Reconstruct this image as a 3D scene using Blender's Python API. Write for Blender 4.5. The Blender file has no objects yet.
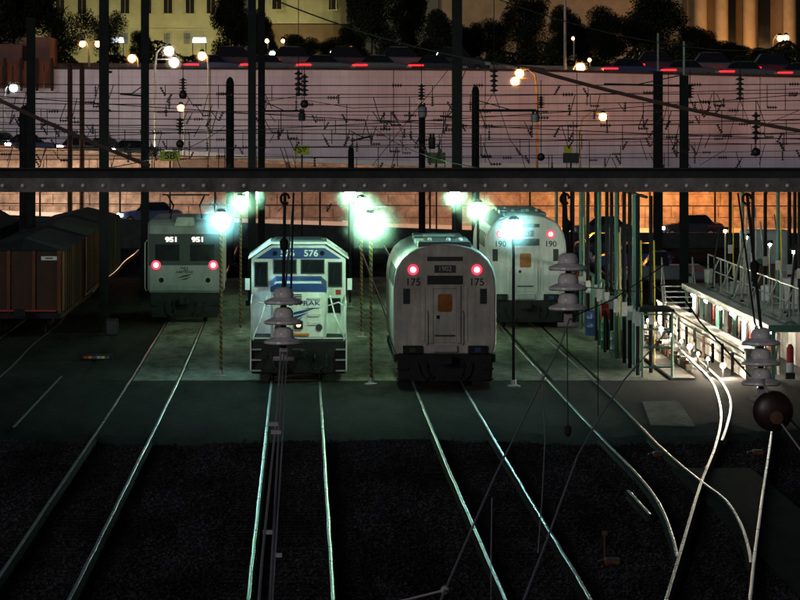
import bpy, bmesh, math, random
from mathutils import Vector, Matrix
R = math.radians
rnd = random.Random(7)
scene = bpy.context.scene
C = scene.collection

# ------------------------------------------------------------------ camera
# long lens from a bridge 8.4 m above the rails, looking along the tracks (+Y)
F = 4200.0            # focal length in pixels of an 800 px wide frame
VX, VY, H = 302.0, 100.0, 8.4
cam_data = bpy.data.cameras.new('camera')
cam_data.sensor_width = 36.0
cam_data.lens = F / 800.0 * 36.0
cam_data.shift_x = (400.0 - VX) / 800.0
cam_data.shift_y = -(300.0 - VY) / 800.0
cam_data.clip_start = 0.5
cam_data.clip_end = 4000.0
cam = bpy.data.objects.new('camera', cam_data)
cam.location = (0, 0, H)
cam.rotation_euler = (R(90), 0, 0)
C.objects.link(cam)
scene.camera = cam

# ------------------------------------------------------------------ sky, night key light, exposure
SUN_EL, SUN_AZ = 14.0, 30.0
world = bpy.data.worlds.new('World')
scene.world = world
world.use_nodes = True
wn = world.node_tree.nodes
wl = world.node_tree.links
for n in list(wn): wn.remove(n)
w_out = wn.new('ShaderNodeOutputWorld')
w_bg = wn.new('ShaderNodeBackground')
w_sky = wn.new('ShaderNodeTexSky')
w_sky.sky_type = 'NISHITA'
w_sky.sun_disc = False
w_sky.sun_elevation = R(SUN_EL)
w_sky.sun_rotation = R(180 + SUN_AZ)
w_bg.inputs['Strength'].default_value = 0.008
wl.new(w_sky.outputs[0], w_bg.inputs['Color'])
wl.new(w_bg.outputs[0], w_out.inputs['Surface'])
sun_data = bpy.data.lights.new('night_key', 'SUN')  # added soft light from behind the camera, standing in for city lights
sun_data.energy = 0.33
sun_data.angle = R(14)
sun_data.color = (0.97, 0.92, 1.0)
sun = bpy.data.objects.new('night_key', sun_data)
sun.rotation_euler = (R(90 - SUN_EL), 0, R(-SUN_AZ))
C.objects.link(sun)
vs = scene.view_settings
vs.view_transform = 'Standard'
vs.look = 'None'
vs.exposure = 0.0
vs.gamma = 1.0
scene.render.engine = 'CYCLES'
scene.cycles.use_denoising = True
scene.cycles.max_bounces = 5
scene.cycles.diffuse_bounces = 2
scene.cycles.glossy_bounces = 3
scene.cycles.volume_bounces = 0
scene.cycles.sample_clamp_indirect = 4.0

# ------------------------------------------------------------------ helpers
def at(px, py, Y):
    """point at distance Y seen at photo pixel (px, py)"""
    return Vector(((px - VX) * Y / F, Y, H - (py - VY) * Y / F))
def gx(px, Y): return (px - VX) * Y / F
def gz(py, Y): return H - (py - VY) * Y / F
def gY(py, z=0.0): return (H - z) * F / (py - VY)

class MB:
    def __init__(s): s.v = []; s.f = []
    def add(s, vs_, fs):
        b = len(s.v)
        s.v.extend([tuple(p) for p in vs_]); s.f.extend([tuple(i + b for i in f) for f in fs]); return s
    def box(s, c, d):
        x, y, z = c; a, b, e = d[0] / 2, d[1] / 2, d[2] / 2
        return s.add([(x-a,y-b,z-e),(x+a,y-b,z-e),(x+a,y+b,z-e),(x-a,y+b,z-e),(x-a,y-b,z+e),(x+a,y-b,z+e),(x+a,y+b,z+e),(x-a,y+b,z+e)],
                     [(0,3,2,1),(4,5,6,7),(0,1,5,4),(1,2,6,5),(2,3,7,6),(3,0,4,7)])
    def bx(s, x0, x1, y0, y1, z0, z1):
        return s.box(((x0+x1)/2,(y0+y1)/2,(z0+z1)/2),(abs(x1-x0),abs(y1-y0),abs(z1-z0)))
    def tube(s, pts, r, n=6, r1=None):
        pts = [Vector(p) for p in pts]; m = len(pts); rings = []
        for i, p in enumerate(pts):
            t = (pts[min(i+1,m-1)] - pts[max(i-1,0)]).normalized()
            up = Vector((0,0,1)) if abs(t.z) < .9 else Vector((0,1,0))
            u = t.cross(up).normalized(); w = u.cross(t)
            rr = r if r1 is None else r + (r1 - r) * i / (m - 1)
            rings.append([p + u*math.cos(2*math.pi*k/n)*rr + w*math.sin(2*math.pi*k/n)*rr for k in range(n)])
        vs_ = [q for g in rings for q in g]; fs = []
        for i in range(m-1):
            for k in range(n):
                a = i*n+k; b = i*n+(k+1) % n
                fs.append((a, b, b+n, a+n))
        fs.append(tuple(range(n-1,-1,-1))); fs.append(tuple((m-1)*n+k for k in range(n)))
        return s.add(vs_, fs)
    def lathe(s, prof, c=(0,0,0), n=16, axis='z'):
        vs_ = []; fs = []; m = len(prof)
        for (r, h) in prof:
            for k in range(n):
                a = 2*math.pi*k/n; p = (r*math.cos(a), r*math.sin(a), h)
                if axis == 'y': p = (p[0], p[2], p[1])
                if axis == 'x': p = (p[2], p[0], p[1])
                vs_.append((p[0]+c[0], p[1]+c[1], p[2]+c[2]))
        for i in range(m-1):
            for k in range(n):
                a = i*n+k; b = i*n+(k+1) % n
                fs.append((a, b, b+n, a+n))
        fs.append(tuple(range(n-1,-1,-1))); fs.append(tuple((m-1)*n+k for k in range(n)))
        return s.add(vs_, fs)
    def prism(s, out, a0, a1, plane='xz'):
        n = len(out)
        def P(q, a):
            return (q[0], a, q[1]) if plane == 'xz' else ((a, q[0], q[1]) if plane == 'yz' else (q[0], q[1], a))
        vs_ = [P(q, a0) for q in out] + [P(q, a1) for q in out]
        fs = [(k, (k+1) % n, (k+1) % n + n, k+n) for k in range(n)]
        fs += [tuple(range(n-1,-1,-1)), tuple(range(n, 2*n))]
        return s.add(vs_, fs)
    def loft(s, rings):
        n = len(rings[0]); m = len(rings)
        vs_ = [p for g in rings for p in g]
        fs = [(i*n+k, i*n+(k+1) % n, (i+1)*n+(k+1) % n, (i+1)*n+k) for i in range(m-1) for k in range(n)]
        fs += [tuple(range(n-1,-1,-1)), tuple((m-1)*n+k for k in range(n))]
        return s.add(vs_, fs)
    def ball(s, c, r, n=12, m=7, sc=(1,1,1)):
        prof = [(max(1e-3, r*math.sin(math.pi*i/m)), -r*math.cos(math.pi*i/m)) for i in range(m+1)]
        b = len(s.v); s.lathe(prof, (0,0,0), n)
        for i in range(b, len(s.v)):
            v = s.v[i]; s.v[i] = (v[0]*sc[0]+c[0], v[1]*sc[1]+c[1], v[2]*sc[2]+c[2])
        return s
    def mesh(s, name, mt, bevel=0, smooth=False):
        me = bpy.data.meshes.new(name); me.from_pydata(s.v, [], s.f)
        bm = bmesh.new(); bm.from_mesh(me)
        bmesh.ops.recalc_face_normals(bm, faces=bm.faces)
        if bevel:
            es = [e for e in bm.edges if len(e.link_faces) == 2 and e.calc_face_angle(0) > 0.5]
            bmesh.ops.bevel(bm, geom=es, offset=bevel, segments=1, affect='EDGES', clamp_overlap=True)
        bm.to_mesh(me); bm.free()
        if smooth:
            me.polygons.foreach_set('use_smooth', [True]*len(me.polygons))
            try: me.set_sharp_from_angle(angle=R(40))
            except Exception: pass
        me.materials.append(mt)
        return me
    def obj(s, name, mt, parent=None, bevel=0, smooth=False, loc=None):
        return link(name, s.mesh(name, mt, bevel, smooth), parent, loc)

def link(name, me, parent=None, loc=None):
    o = bpy.data.objects.new(name, me); C.objects.link(o)
    if parent is not None: o.parent = parent
    if loc is not None: o.location = loc
    return o
def tag(o, label=None, cat=None, group=None, kind=None):
    if label: o['label'] = label
    if cat: o['category'] = cat
    if group: o['group'] = group
    if kind: o['kind'] = kind
    return o
def thing(name, label, cat, loc=(0,0,0), rz=0, group=None):
    o = bpy.data.objects.new(name, None); C.objects.link(o)
    o.empty_display_size = 0.2
    o.location = loc; o.rotation_euler = (0,0,rz)
    return tag(o, label, cat, group)
def copy_tree(o, parent=None):
    c = o.copy(); C.objects.link(c); c.parent = parent
    for ch in [k for k in bpy.data.objects if k.parent == o]: copy_tree(ch, c)
    return c
def text(name, body, size, mt, parent, loc, depth=0.006, bold=0.0, sx=1.0):
    cu = bpy.data.curves.new('lettering', 'FONT'); cu.body = body; cu.size = size
    cu.align_x = 'CENTER'; cu.align_y = 'CENTER'; cu.extrude = depth; cu.offset = bold
    t = bpy.data.objects.new('lettering', cu); C.objects.link(t)
    bpy.context.view_layer.update()
    me = bpy.data.meshes.new_from_object(t.evaluated_get(bpy.context.evaluated_depsgraph_get()))
    bpy.data.objects.remove(t)
    me.materials.clear(); me.materials.append(mt)
    me.transform(Matrix.Rotation(R(90), 4, 'X') @ Matrix.Diagonal((sx, 1, 1, 1)))
    return link(name, me, parent, loc)

# ------------------------------------------------------------------ materials
MATS = {}
def mat(name, col, rough=.6, metal=0.0, var=.25, scale=6.0, bump=0.0, bscale=40.0, streak=0.0, spec=.5, big=None, wpos=False, bigmap=None):
    if name in MATS: return MATS[name]
    m = bpy.data.materials.new(name); m.use_nodes = True
    nt = m.node_tree; b = nt.nodes['Principled BSDF']
    b.inputs['Roughness'].default_value = rough; b.inputs['Metallic'].default_value = metal
    b.inputs['Specular IOR Level'].default_value = spec
    tc = nt.nodes.new('ShaderNodeTexCoord')
    CO = nt.nodes.new('ShaderNodeNewGeometry').outputs['Position'] if wpos else tc.outputs['Object']
    nz = nt.nodes.new('ShaderNodeTexNoise'); nz.inputs['Scale'].default_value = scale; nz.inputs['Detail'].default_value = 6
    nz.inputs['Roughness'].default_value = .65
    if streak:
        mp = nt.nodes.new('ShaderNodeMapping'); mp.inputs['Scale'].default_value = (1, 1, streak)
        nt.links.new(CO, mp.inputs['Vector']); nt.links.new(mp.outputs[0], nz.inputs['Vector'])
    else: nt.links.new(CO, nz.inputs['Vector'])
    rp = nt.nodes.new('ShaderNodeValToRGB')
    rp.color_ramp.elements[0].position = .3; rp.color_ramp.elements[1].position = .7
    rp.color_ramp.elements[0].color = tuple(c*(1-var) for c in col) + (1,)
    rp.color_ramp.elements[1].color = tuple(min(1, c*(1+var*.6)) for c in col) + (1,)
    nt.links.new(nz.outputs['Fac'], rp.inputs['Fac'])
    if big:
        nb_ = nt.nodes.new('ShaderNodeTexNoise'); nb_.inputs['Scale'].default_value = big[0]; nb_.inputs['Detail'].default_value = 7; nb_.inputs['Roughness'].default_value = .7
        if bigmap:
            bm2 = nt.nodes.new('ShaderNodeMapping'); bm2.inputs['Scale'].default_value = bigmap
            nt.links.new(CO, bm2.inputs['Vector']); nt.links.new(bm2.outputs[0], nb_.inputs['Vector'])
        else: nt.links.new(CO, nb_.inputs['Vector'])
        rb = nt.nodes.new('ShaderNodeValToRGB'); rb.color_ramp.elements[0].position = .36; rb.color_ramp.elements[1].position = .62
        k_ = 1 - big[1]; rb.color_ramp.elements[0].color = (k_,k_,k_,1)
        nt.links.new(nb_.outputs['Fac'], rb.inputs['Fac'])
        mm = nt.nodes.new('ShaderNodeMix'); mm.data_type = 'RGBA'; mm.blend_type = 'MULTIPLY'; mm.inputs['Factor'].default_value = 1
        nt.links.new(rp.outputs[0], mm.inputs['A']); nt.links.new(rb.outputs[0], mm.inputs['B']); nt.links.new(mm.outputs['Result'], b.inputs['Base Color'])
    else: nt.links.new(rp.outputs[0], b.inputs['Base Color'])
    mr = nt.nodes.new('ShaderNodeMapRange'); mr.inputs[3].default_value = max(0.03, rough-.12); mr.inputs[4].default_value = min(1, rough+.12)
    nt.links.new(nz.outputs['Fac'], mr.inputs[0]); nt.links.new(mr.outputs[0], b.inputs['Roughness'])
    if bump:
        n2 = nt.nodes.new('ShaderNodeTexNoise'); n2.inputs['Scale'].default_value = bscale; n2.inputs['Detail'].default_value = 4
        nt.links.new(CO, n2.inputs['Vector'])
        bp = nt.nodes.new('ShaderNodeBump'); bp.inputs['Strength'].default_value = bump; bp.inputs['Distance'].default_value = .03
        nt.links.new(n2.outputs['Fac'], bp.inputs['Height']); nt.links.new(bp.outputs[0], b.inputs['Normal'])
    MATS[name] = m
    return m
def emit(name, col, strength):
    if name in MATS: return MATS[name]
    m = bpy.data.materials.new(name); m.use_nodes = True
    nt = m.node_tree; b = nt.nodes['Principled BSDF']
    b.inputs['Base Color'].default_value = (.1,.1,.1,1)
    b.inputs['Emission Color'].default_value = tuple(col) + (1,); b.inputs['Emission Strength'].default_value = strength
    MATS[name] = m
    return m
def stripes(name, ca, cb, freq):
    m = bpy.data.materials.new(name); m.use_nodes = True
    nt = m.node_tree; b = nt.nodes['Principled BSDF']; b.inputs['Roughness'].default_value = .5
    tc = nt.nodes.new('ShaderNodeTexCoord'); sp = nt.nodes.new('ShaderNodeSeparateXYZ')
    nt.links.new(tc.outputs['Object'], sp.inputs[0])
    ad = nt.nodes.new('ShaderNodeMath'); ad.operation = 'ADD'
    nt.links.new(sp.outputs['Z'], ad.inputs[0])
    mx = nt.nodes.new('ShaderNodeMath'); mx.operation = 'MULTIPLY'; mx.inputs[1].default_value = 1.0
    nt.links.new(sp.outputs['X'], mx.inputs[0]); nt.links.new(mx.outputs[0], ad.inputs[1])
    mu = nt.nodes.new('ShaderNodeMath'); mu.operation = 'MULTIPLY'; mu.inputs[1].default_value = freq
    nt.links.new(ad.outputs[0], mu.inputs[0])
    fr = nt.nodes.new('ShaderNodeMath'); fr.operation = 'FRACT'; nt.links.new(mu.outputs[0], fr.inputs[0])
    gt = nt.nodes.new('ShaderNodeMath'); gt.operation = 'GREATER_THAN'; gt.inputs[1].default_value = .5
    nt.links.new(fr.outputs[0], gt.inputs[0])
    mi = nt.nodes.new('ShaderNodeMix'); mi.data_type = 'RGBA'
    mi.inputs['A'].default_value = ca + (1,); mi.inputs['B'].default_value = cb + (1,)
    nt.links.new(gt.outputs[0], mi.inputs['Factor']); nt.links.new(mi.outputs['Result'], b.inputs['Base Color'])
    return m

M_ballast = mat('ballast_gravel', (.075,.072,.075), 1.0, 0, .85, 11, 1.0, 16, spec=.0, big=(.7,.75), wpos=True, bigmap=(1,.14,1))
M_asphalt = mat('yard_asphalt', (.036,.034,.03), .9, 0, .6, 3, .25, 30, spec=.04, big=(.55,.86), wpos=True, bigmap=(1,.16,1))
M_conc = mat('apron_concrete', (.32,.31,.24), .9, 0, .5, 2.5, .25, 18, spec=.05, big=(.6,.82), wpos=True, bigmap=(1,.16,1))
M_conc_pale = mat('pale_concrete', (.4,.36,.29), .85, 0, .6, 2.5, .3, 12, big=(.8,.6), wpos=True)
M_tie = mat('weathered_tie', (.045,.04,.04), 1, 0, .7, 9, spec=.0)
M_rail = mat('rail_steel', (.5,.52,.5), .3, 1.0, .25, 3)
M_railside = mat('rail_rust', (.022,.016,.013), .9, 0, .4, 10, spec=.1)
M_pole = mat('pole_dark_steel', (.013,.013,.015), .8, 0, .4, 3, spec=.15)
M_wire = mat('wire_dark', (.02,.02,.022), .7, .0, .2, 3, spec=.2)
M_wire_near = mat('wire_grey', (.42,.38,.40), .6, .0, .3, 5)
M_porc = mat('porcelain', (.82,.8,.79), .3, 0, .35, 12, streak=.2)
M_porc_dark = mat('insulator_brown', (.03,.022,.022), .4, 0, .3, 8)
M_beam = mat('beam_paint', (.21,.2,.19), .7, .0, .55, 5, .3, 40, spec=.25)
M_beam_dark = mat('beam_weathered', (.04,.045,.045), .75, 0, .5, 2.5, .3, 30, spec=.2)
M_bolt = mat('bolt_galvanised', (.8,.78,.74), .45, .3, .5, 9)
M_white = mat('loco_white', (.82,.83,.79), .45, 0, .25, 3.5, streak=.2, big=(1.2,.25))
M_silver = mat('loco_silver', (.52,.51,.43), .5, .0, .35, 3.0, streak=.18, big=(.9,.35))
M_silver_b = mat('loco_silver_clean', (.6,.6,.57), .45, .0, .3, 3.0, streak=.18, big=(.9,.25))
M_blue = mat('loco_blue', (.02,.052,.2), .4, 0, .2, 3)
M_dark = mat('underframe_black', (.018,.018,.018), .7, 0, .5, 4, .3, 20, spec=.25)
M_grille = mat('grille_dark', (.035,.04,.04), .6, .2, .3, 10)
M_roof = mat('loco_roof_grey', (.13,.16,.16), .55, .2, .3, 2)
M_glass = mat('dark_glass', (.012,.015,.017), .12, 0, .1, 2)
M_amber = mat('amber_window', (.3,.1,.015), .35, 0, .4, 6)
M_black = mat('lettering_black', (.02,.02,.02), .6, 0, .1, 2)
M_ltblue = mat('lettering_navy', (.02,.04,.15), .5, 0, .1, 2)
M_whitepaint = mat('rail_white_paint', (.75,.76,.74), .45, 0, .12, 5)
M_red_paint = mat('red_paint', (.45,.03,.025), .45, 0, .25, 5)
M_orange = mat('rust_orange', (.15,.04,.013), .75, 0, .55, 2.2, .25, 14, streak=.25)
M_brown = mat('rust_brown', (.06,.025,.012), .8, 0, .55, 2.2, .25, 14, streak=.25)
M_teal = mat('faded_teal', (.06,.11,.105), .7, 0, .4, 2.2, streak=.25)
M_wagroof = mat('wagon_roof', (.016,.019,.02), .8, 0, .5, 1.2, .2, 8)
M_galv = mat('galvanised', (.38,.39,.36), .5, .3, .35, 5)
M_green = mat('green_paint', (.06,.16,.11), .5, 0, .35, 4)
M_deck = mat('deck_plate', (.17,.21,.19), .6, .2, .35, 2.5, .3, 30)
M_panel = mat('panel_pale', (.42,.41,.34), .7, 0, .5, 2.5, streak=.3, big=(1.3,.6))
M_yellow = mat('yellow_paint', (.65,.5,.03), .5, 0, .2, 5)
M_sign = mat('sign_yellow', (.62,.6,.03), .5, 0, .15, 5)
M_signgreen = mat('sign_green', (.13,.2,.07), .6, 0, .25, 5)
M_haz = stripes('hazard_stripes', (.22,.13,.012), (.02,.02,.018), 6.5)
M_leaf = mat('foliage', (.03,.042,.018), .9, 0, .5, .6, spec=.1)
M_bark = mat('bark', (.05,.04,.03), .9, 0, .4, 6)
M_grass = mat('hillside_grass', (.02,.028,.014), .95, 0, .5, .4, spec=.05)
M_stoneY = mat('limestone', (.52,.47,.25), .85, 0, .2, .5, .2, 4)
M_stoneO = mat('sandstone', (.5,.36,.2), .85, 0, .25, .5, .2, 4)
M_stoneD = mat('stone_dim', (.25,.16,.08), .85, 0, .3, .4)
M_win = mat('window_dark', (.012,.013,.015), .2, 0, .1, 1)
M_cwhite = mat('car_white', (.5,.5,.52), .3, 0, .05, 1)
M_cgrey = mat('car_grey', (.14,.15,.17), .3, .2, .05, 1)
M_cdark = mat('car_dark', (.03,.035,.06), .3, .1, .05, 1)
M_cblue = mat('car_blue', (.05,.07,.2), .3, .1, .05, 1)
M_tyre = mat('tyre', (.015,.015,.015), .85, 0, .2, 8)
M_brickred = mat('brick_dim', (.24,.12,.1), .85, 0, .3, .7)
M_box = mat('equipment_grey', (.34,.35,.36), .6, 0, .3, 2)
M_orangep = mat('orange_plastic', (.65,.22,.02), .5, 0, .25, 4)
E_flood = emit('flood_lens', (.54,1.0,.62), 200)
E_flood_b = emit('flood_lens_blue', (.38,.9,.92), 185)
E_sod = emit('sodium_lens', (1.0,.46,.14), 24)
E_sodw = emit('sodium_lens_wide', (1.0,.30,.028), 260)
E_sodp = emit('sodium_lens_pale', (1.0,.46,.24), 105)
E_hal = emit('halide_lens', (1.0,.9,.8), 16)
E_cool = emit('cool_lens', (.8,.95,1.0), 14)
E_red = emit('marker_red', (1.0,.10,.16), 22)
E_redw = emit('marker_halo', (1.0,.05,.10), 1.3)  # dim emission imitating the red halo round the marker lens
E_tail = emit('tail_lamp', (1.0,.004,.006), 14)
E_head = emit('head_lamp', (1.0,.82,.6), 220)
E_num = emit('number_box', (1.0,.96,.85), 1.6)
E_amb = emit('amber_lamp', (1.0,.55,.2), 6)
E_tube = emit('tube_lamp', (1.0,.93,.8), 380)
E_pit = emit('pit_lamp', (1.0,.84,.62), 2800)
E_floor = emit('facade_flood_yellow', (1.0,.92,.38), 60)
E_floor2 = emit('facade_flood_orange', (1.0,.55,.18), 60)
E_bwin = emit('window_lit', (.8,.92,1.0), 2.2)


def halo_scatter(name, col, dens, rad):
    """frosted: added volume imitating glare, denser towards the bulb"""
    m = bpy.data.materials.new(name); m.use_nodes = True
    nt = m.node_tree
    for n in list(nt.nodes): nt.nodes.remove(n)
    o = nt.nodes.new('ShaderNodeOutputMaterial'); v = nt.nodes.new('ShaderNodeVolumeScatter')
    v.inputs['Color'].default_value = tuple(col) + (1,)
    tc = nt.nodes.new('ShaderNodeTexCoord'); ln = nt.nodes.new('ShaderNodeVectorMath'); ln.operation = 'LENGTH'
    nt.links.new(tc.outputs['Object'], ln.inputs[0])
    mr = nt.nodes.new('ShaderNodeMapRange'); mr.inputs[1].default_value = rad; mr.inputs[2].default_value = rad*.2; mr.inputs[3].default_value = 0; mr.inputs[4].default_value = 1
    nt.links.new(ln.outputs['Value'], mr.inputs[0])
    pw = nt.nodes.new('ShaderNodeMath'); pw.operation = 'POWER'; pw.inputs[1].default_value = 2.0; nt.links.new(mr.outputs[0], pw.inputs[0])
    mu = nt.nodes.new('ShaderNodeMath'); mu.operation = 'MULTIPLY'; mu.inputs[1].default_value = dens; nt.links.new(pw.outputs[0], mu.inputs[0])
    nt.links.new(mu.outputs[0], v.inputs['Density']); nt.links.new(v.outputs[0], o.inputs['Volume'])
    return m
HALO = {}
def halo_ball(c, rad, kind, parent):  # added scattering ball imitating lens glare; the lamp itself has no globe
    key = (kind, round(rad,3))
    if key not in HALO:
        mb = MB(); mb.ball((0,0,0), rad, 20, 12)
        HALO[key] = mb.mesh('glare_halo', halo_scatter('glare_halo_'+kind, (.8,1,.97), .27, rad) if kind == 'flood' else halo_scatter('glare_halo_'+kind, (1,.8,.6), .75, rad), smooth=True)
    return link('glare_halo', HALO[key], parent, c)

E_sodl = emit('sodium_lens_left', (1.0,.60,.38), 260)  # creamy emission for the added lamps that brighten the left wall

# ================================================================== ground, roads, walls
def struct(o, label=None): return tag(o, label, None, None, 'structure')
g = MB(); g.add([(-600,-100,-.2),(600,-100,-.2),(600,1100,-.2),(-600,1100,-.2)], [(0,1,2,3)])
struct(g.obj('ground', M_ballast))
a = MB(); rows_ = []
re_ = random.Random(4)
xs_ = [-11.5 + 37.5*i/60 for i in range(61)]
front = [105.2 + re_.uniform(-.5,.5) + .8*math.sin(i*.35) for i in range(61)]
for x, f0 in zip(xs_, front):
    rows_.append([(x,f0,-.199),(x,126.0,-.199),(x,126.0,-.02),(x,f0+4.5,-.03+re_.uniform(-.01,.01)),(x,f0+1.6,-.085+re_.uniform(-.03,.03)),(x,f0+.05,-.19)])
a.loft(rows_); struct(a.obj('crossing_pavement', M_asphalt))
a = MB(); a.bx(-11.5, 26, 126.004, 200, -.198, -.06); apron = struct(a.obj('service_apron', M_asphalt))
# loose ballast stones on the near ground
gs = random.Random(12); sv = []; sf = []
for i in range(45000):
    Y = 66 + 40*gs.random()**1.15; X = gs.uniform(-.0185*Y*4.2, .0285*Y*4.6)
    s = gs.uniform(.02,.055); z = -.2 + s*gs.uniform(.1,.6); q = len(sv); a0 = gs.uniform(0,6.28); ca, sa = math.cos(a0)*s, math.sin(a0)*s
    sv += [(X+ca,Y+sa,z),(X-sa*gs.uniform(.6,1),Y+ca,z+s*.1),(X-ca,Y-sa,z),(X+sa,Y-ca*gs.uniform(.6,1),z-s*.1),(X+gs.uniform(-.3,.3)*s,Y,z+s*gs.uniform(.6,1.0))]
    sf += [(q,q+1,q+4),(q+1,q+2,q+4),(q+2,q+3,q+4),(q+3,q,q+4)]
me = bpy.data.meshes.new('ballast_stones'); me.from_pydata(sv, [], sf); me.materials.append(mat('ballast_stone', (.07,.067,.07), .95, 0, .85, 7, spec=.03, big=(.7,.75), wpos=True, bigmap=(1,.14,1)))
tag(link('ballast_stones', me), 'dark loose ballast stones across the near track bed', 'ballast', kind='stuff')
# tracks: centre-line X at given Y
TRK = {
 'a': [(60,-4.70),(75,-4.62),(92,-4.55),(110,-4.47),(128,-4.42),(150,-4.42),(242,-4.42)],
 'b': [(60,-.19),(126,-.19),(242,-.19)],
 'c': [(60,4.16),(75,4.13),(98,4.05),(122,4.02),(150,4.03),(242,4.03)],
}
def interp(tab, y):
    if y <= tab[0][0]: return tab[0][1]
    for (y0,x0),(y1,x1) in zip(tab, tab[1:]):
        if y <= y1: return x0 + (x1-x0)*(y-y0)/(y1-y0)
    return tab[-1][1]
# concrete slabs of the apron, laid in lanes between and inside the rails
lanes = []
edges = [-6.6]
for xc in (-4.42, -.19, 4.03, 8.2):
    edges += [xc-.78, xc-.66, xc+.66, xc+.78]
edges.append(11.0)
slab_lanes = [(edges[i], edges[i+1]) for i in range(0, len(edges), 2)]
unit = MB(); unit.box((0,0,0),(1,1,1)); slab_me = unit.mesh('slab', M_conc); slab_dark = unit.mesh('slab', M_asphalt)
k = 0
for (x0, x1) in slab_lanes:
    y = 126.01
    while y < 197:
        ln = 5.4 + rnd.random()*1.6
        o = link('slab', slab_dark if x1 < -5 else slab_me, apron); k += 1
        o.location = ((x0+x1)/2, y+ln/2-.015, -.045 + rnd.uniform(-.006,.006))
        o.scale = (x1-x0-.02, ln-.03, .07)
        o.rotation_euler = (rnd.uniform(-.0008,.0008), rnd.uniform(-.002,.002), 0)
        y += ln
# crossing panels on the left apron (wide asphalt mats)
for i, (x0,x1) in enumerate([(-11.3,-6.8)]):
    y = 126.02
    while y < 150:
        o = link('slab', slab_dark, apron); o.location = ((x0+x1)/2, y+2.4, -.052); o.scale = (x1-x0, 4.75, .06); y += 4.8

def rail_pts(px):  # photo pixels on the rail level -> world
    pts = []
    for (x, y) in px:
        Y = gY(y); pts.append(Vector((gx(x, Y), Y, 0)))
    return pts
def smooth_path(pts, step=1.2):
    out = []
    n = len(pts)
    for i in range(n-1):
        p0 = pts[max(i-1,0)]; p1 = pts[i]; p2 = pts[i+1]; p3 = pts[min(i+2,n-1)]
        m = max(1, int((p2-p1).length/step))
        for j in range(m):
            t = j/m
            out.append(.5*((2*p1) + (p2-p0)*t + (2*p0-5*p1+4*p2-p3)*t*t + (3*p1-p0-3*p2+p3)*t**3))
    out.append(pts[-1])
    return out
def rail_mesh(pts, parent):
    """rail with foot, web and head; the polished running surface is a sub-part"""
    def sweep(prof):
        mb = MB(); rings = []
        for i, p in enumerate(pts):
            t = (pts[min(i+1,len(pts)-1)] - pts[max(i-1,0)]); t.z = 0; t.normalize(); u = Vector((t.y, -t.x, 0))
            rings.append([p + u*a_ + Vector((0,0,b_)) for a_, b_ in prof])
        return mb.loft(rings)
    o = sweep([(-.07,-.17),(.07,-.17),(.07,-.155),(.012,-.13),(.012,-.045),(.034,-.035),(.034,-.012),(-.034,-.012),(-.034,-.035),(-.012,-.045),(-.012,-.13),(-.07,-.155)]).obj('rail', M_railside, parent)
    sweep([(-.032,-.0115),(.032,-.0115),(.032,-.003),(.024,0),(-.024,0),(-.032,-.003)]).obj('running_surface', M_rail, o, smooth=True)
    return o
tie_mb = MB(); tie_mb.bx(-1.27,1.27,-.11,.11,-.2,0)
tie_me = tie_mb.mesh('tie', M_tie, bevel=.015)
TL = {'a': 'straight railway track on the left leading to the dim locomotive lit 951',
      'b': 'railway track leading to the white switcher locomotive numbered 576',
      'c': 'railway track leading to the silver locomotive numbered 175'}
for key in 'abc':
    t = thing('railway_track', TL[key], 'railway track', (0,0,0), 0, 'railway tracks of the yard')
    cl = []
    y = 60.0
    while y <= 242: cl.append((interp(TRK[key], y), y)); y += 2.0
    for s in (-1, 1):
        rail_mesh([Vector((x + s*.7175 + rnd.uniform(-.006,.006), y_, rnd.uniform(-.004,.002))) for x, y_ in cl], t)
    y = 61.0
    while y < 106.3:
        o = link('tie', tie_me, t, (interp(TRK[key], y) + rnd.uniform(-.04,.04), y, -.185 + rnd.uniform(-.012,.012)))
        o.rotation_euler = (0, 0, rnd.uniform(-.02,.02)); y += .61 + rnd.uniform(-.02,.02)
# the track that bears right under the fourth locomotive, and the service track that joins it
dl = rail_pts([(474,298),(504,333),(535,366),(566,400),(600,436),(640,477),(660,505),(672,535),(677,556)])
dr = rail_pts([(503,298),(544,336),(578,367),(615,400),(660,446),(700,480),(725,499),(740,522),(748,545),(751,562)])
el = rail_pts([(555,230),(640,305),(672,340),(694,362),(711,380),(719,400),(721,420),(715,447),(702,480),(691,515),(680,553),(666,600),(650,660)])
er = rail_pts([(590,230),(672,300),(715,340),(748,374),(766,400),(772,420),(770,445),(764,485),(758,530),(754,560),(750,600),(742,660)])
t = thing('railway_track', 'railway track curving right under the silver locomotive with the bright green-white face', 'railway track', (0,0,0), 0, 'railway tracks of the yard')
rail_mesh(smooth_path(dl), t); rail_mesh(smooth_path(dr), t)
A_, B_ = smooth_path(dl, .6), smooth_path(dr, .6)
for i in range(len(A_)-1, 0, -1):
    if A_[i].y > 106: continue
    j = min(range(len(B_)), key=lambda q: (B_[q]-A_[i]).length)
    c = (A_[i]+B_[j])/2; dd = B_[j]-A_[i]
    o = link('tie', tie_me, t, (c.x, c.y, -.187)); o.rotation_euler = (0,0,math.atan2(dd.y, dd.x))
t = thing('railway_track', 'service track sweeping past the lit inspection pit into the right foreground', 'railway track', (0,0,0), 0, 'railway tracks of the yard')
rail_mesh(smooth_path(el), t); rail_mesh(smooth_path(er), t)
A_, B_ = smooth_path(el, .6), smooth_path(er, .6)
for i in range(len(A_)-1, 0, -1):
    if A_[i].y > 106: continue
    j = min(range(len(B_)), key=lambda q: (B_[q]-A_[i]).length)
    c = (A_[i]+B_[j])/2; dd = B_[j]-A_[i]
    o = link('tie', tie_me, t, (c.x, c.y, -.191)); o.rotation_euler = (0,0,math.atan2(dd.y, dd.x))
gr = rail_pts([(700,360),(716,375),(727,390),(731,405),(727,425),(722,440)])
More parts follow.
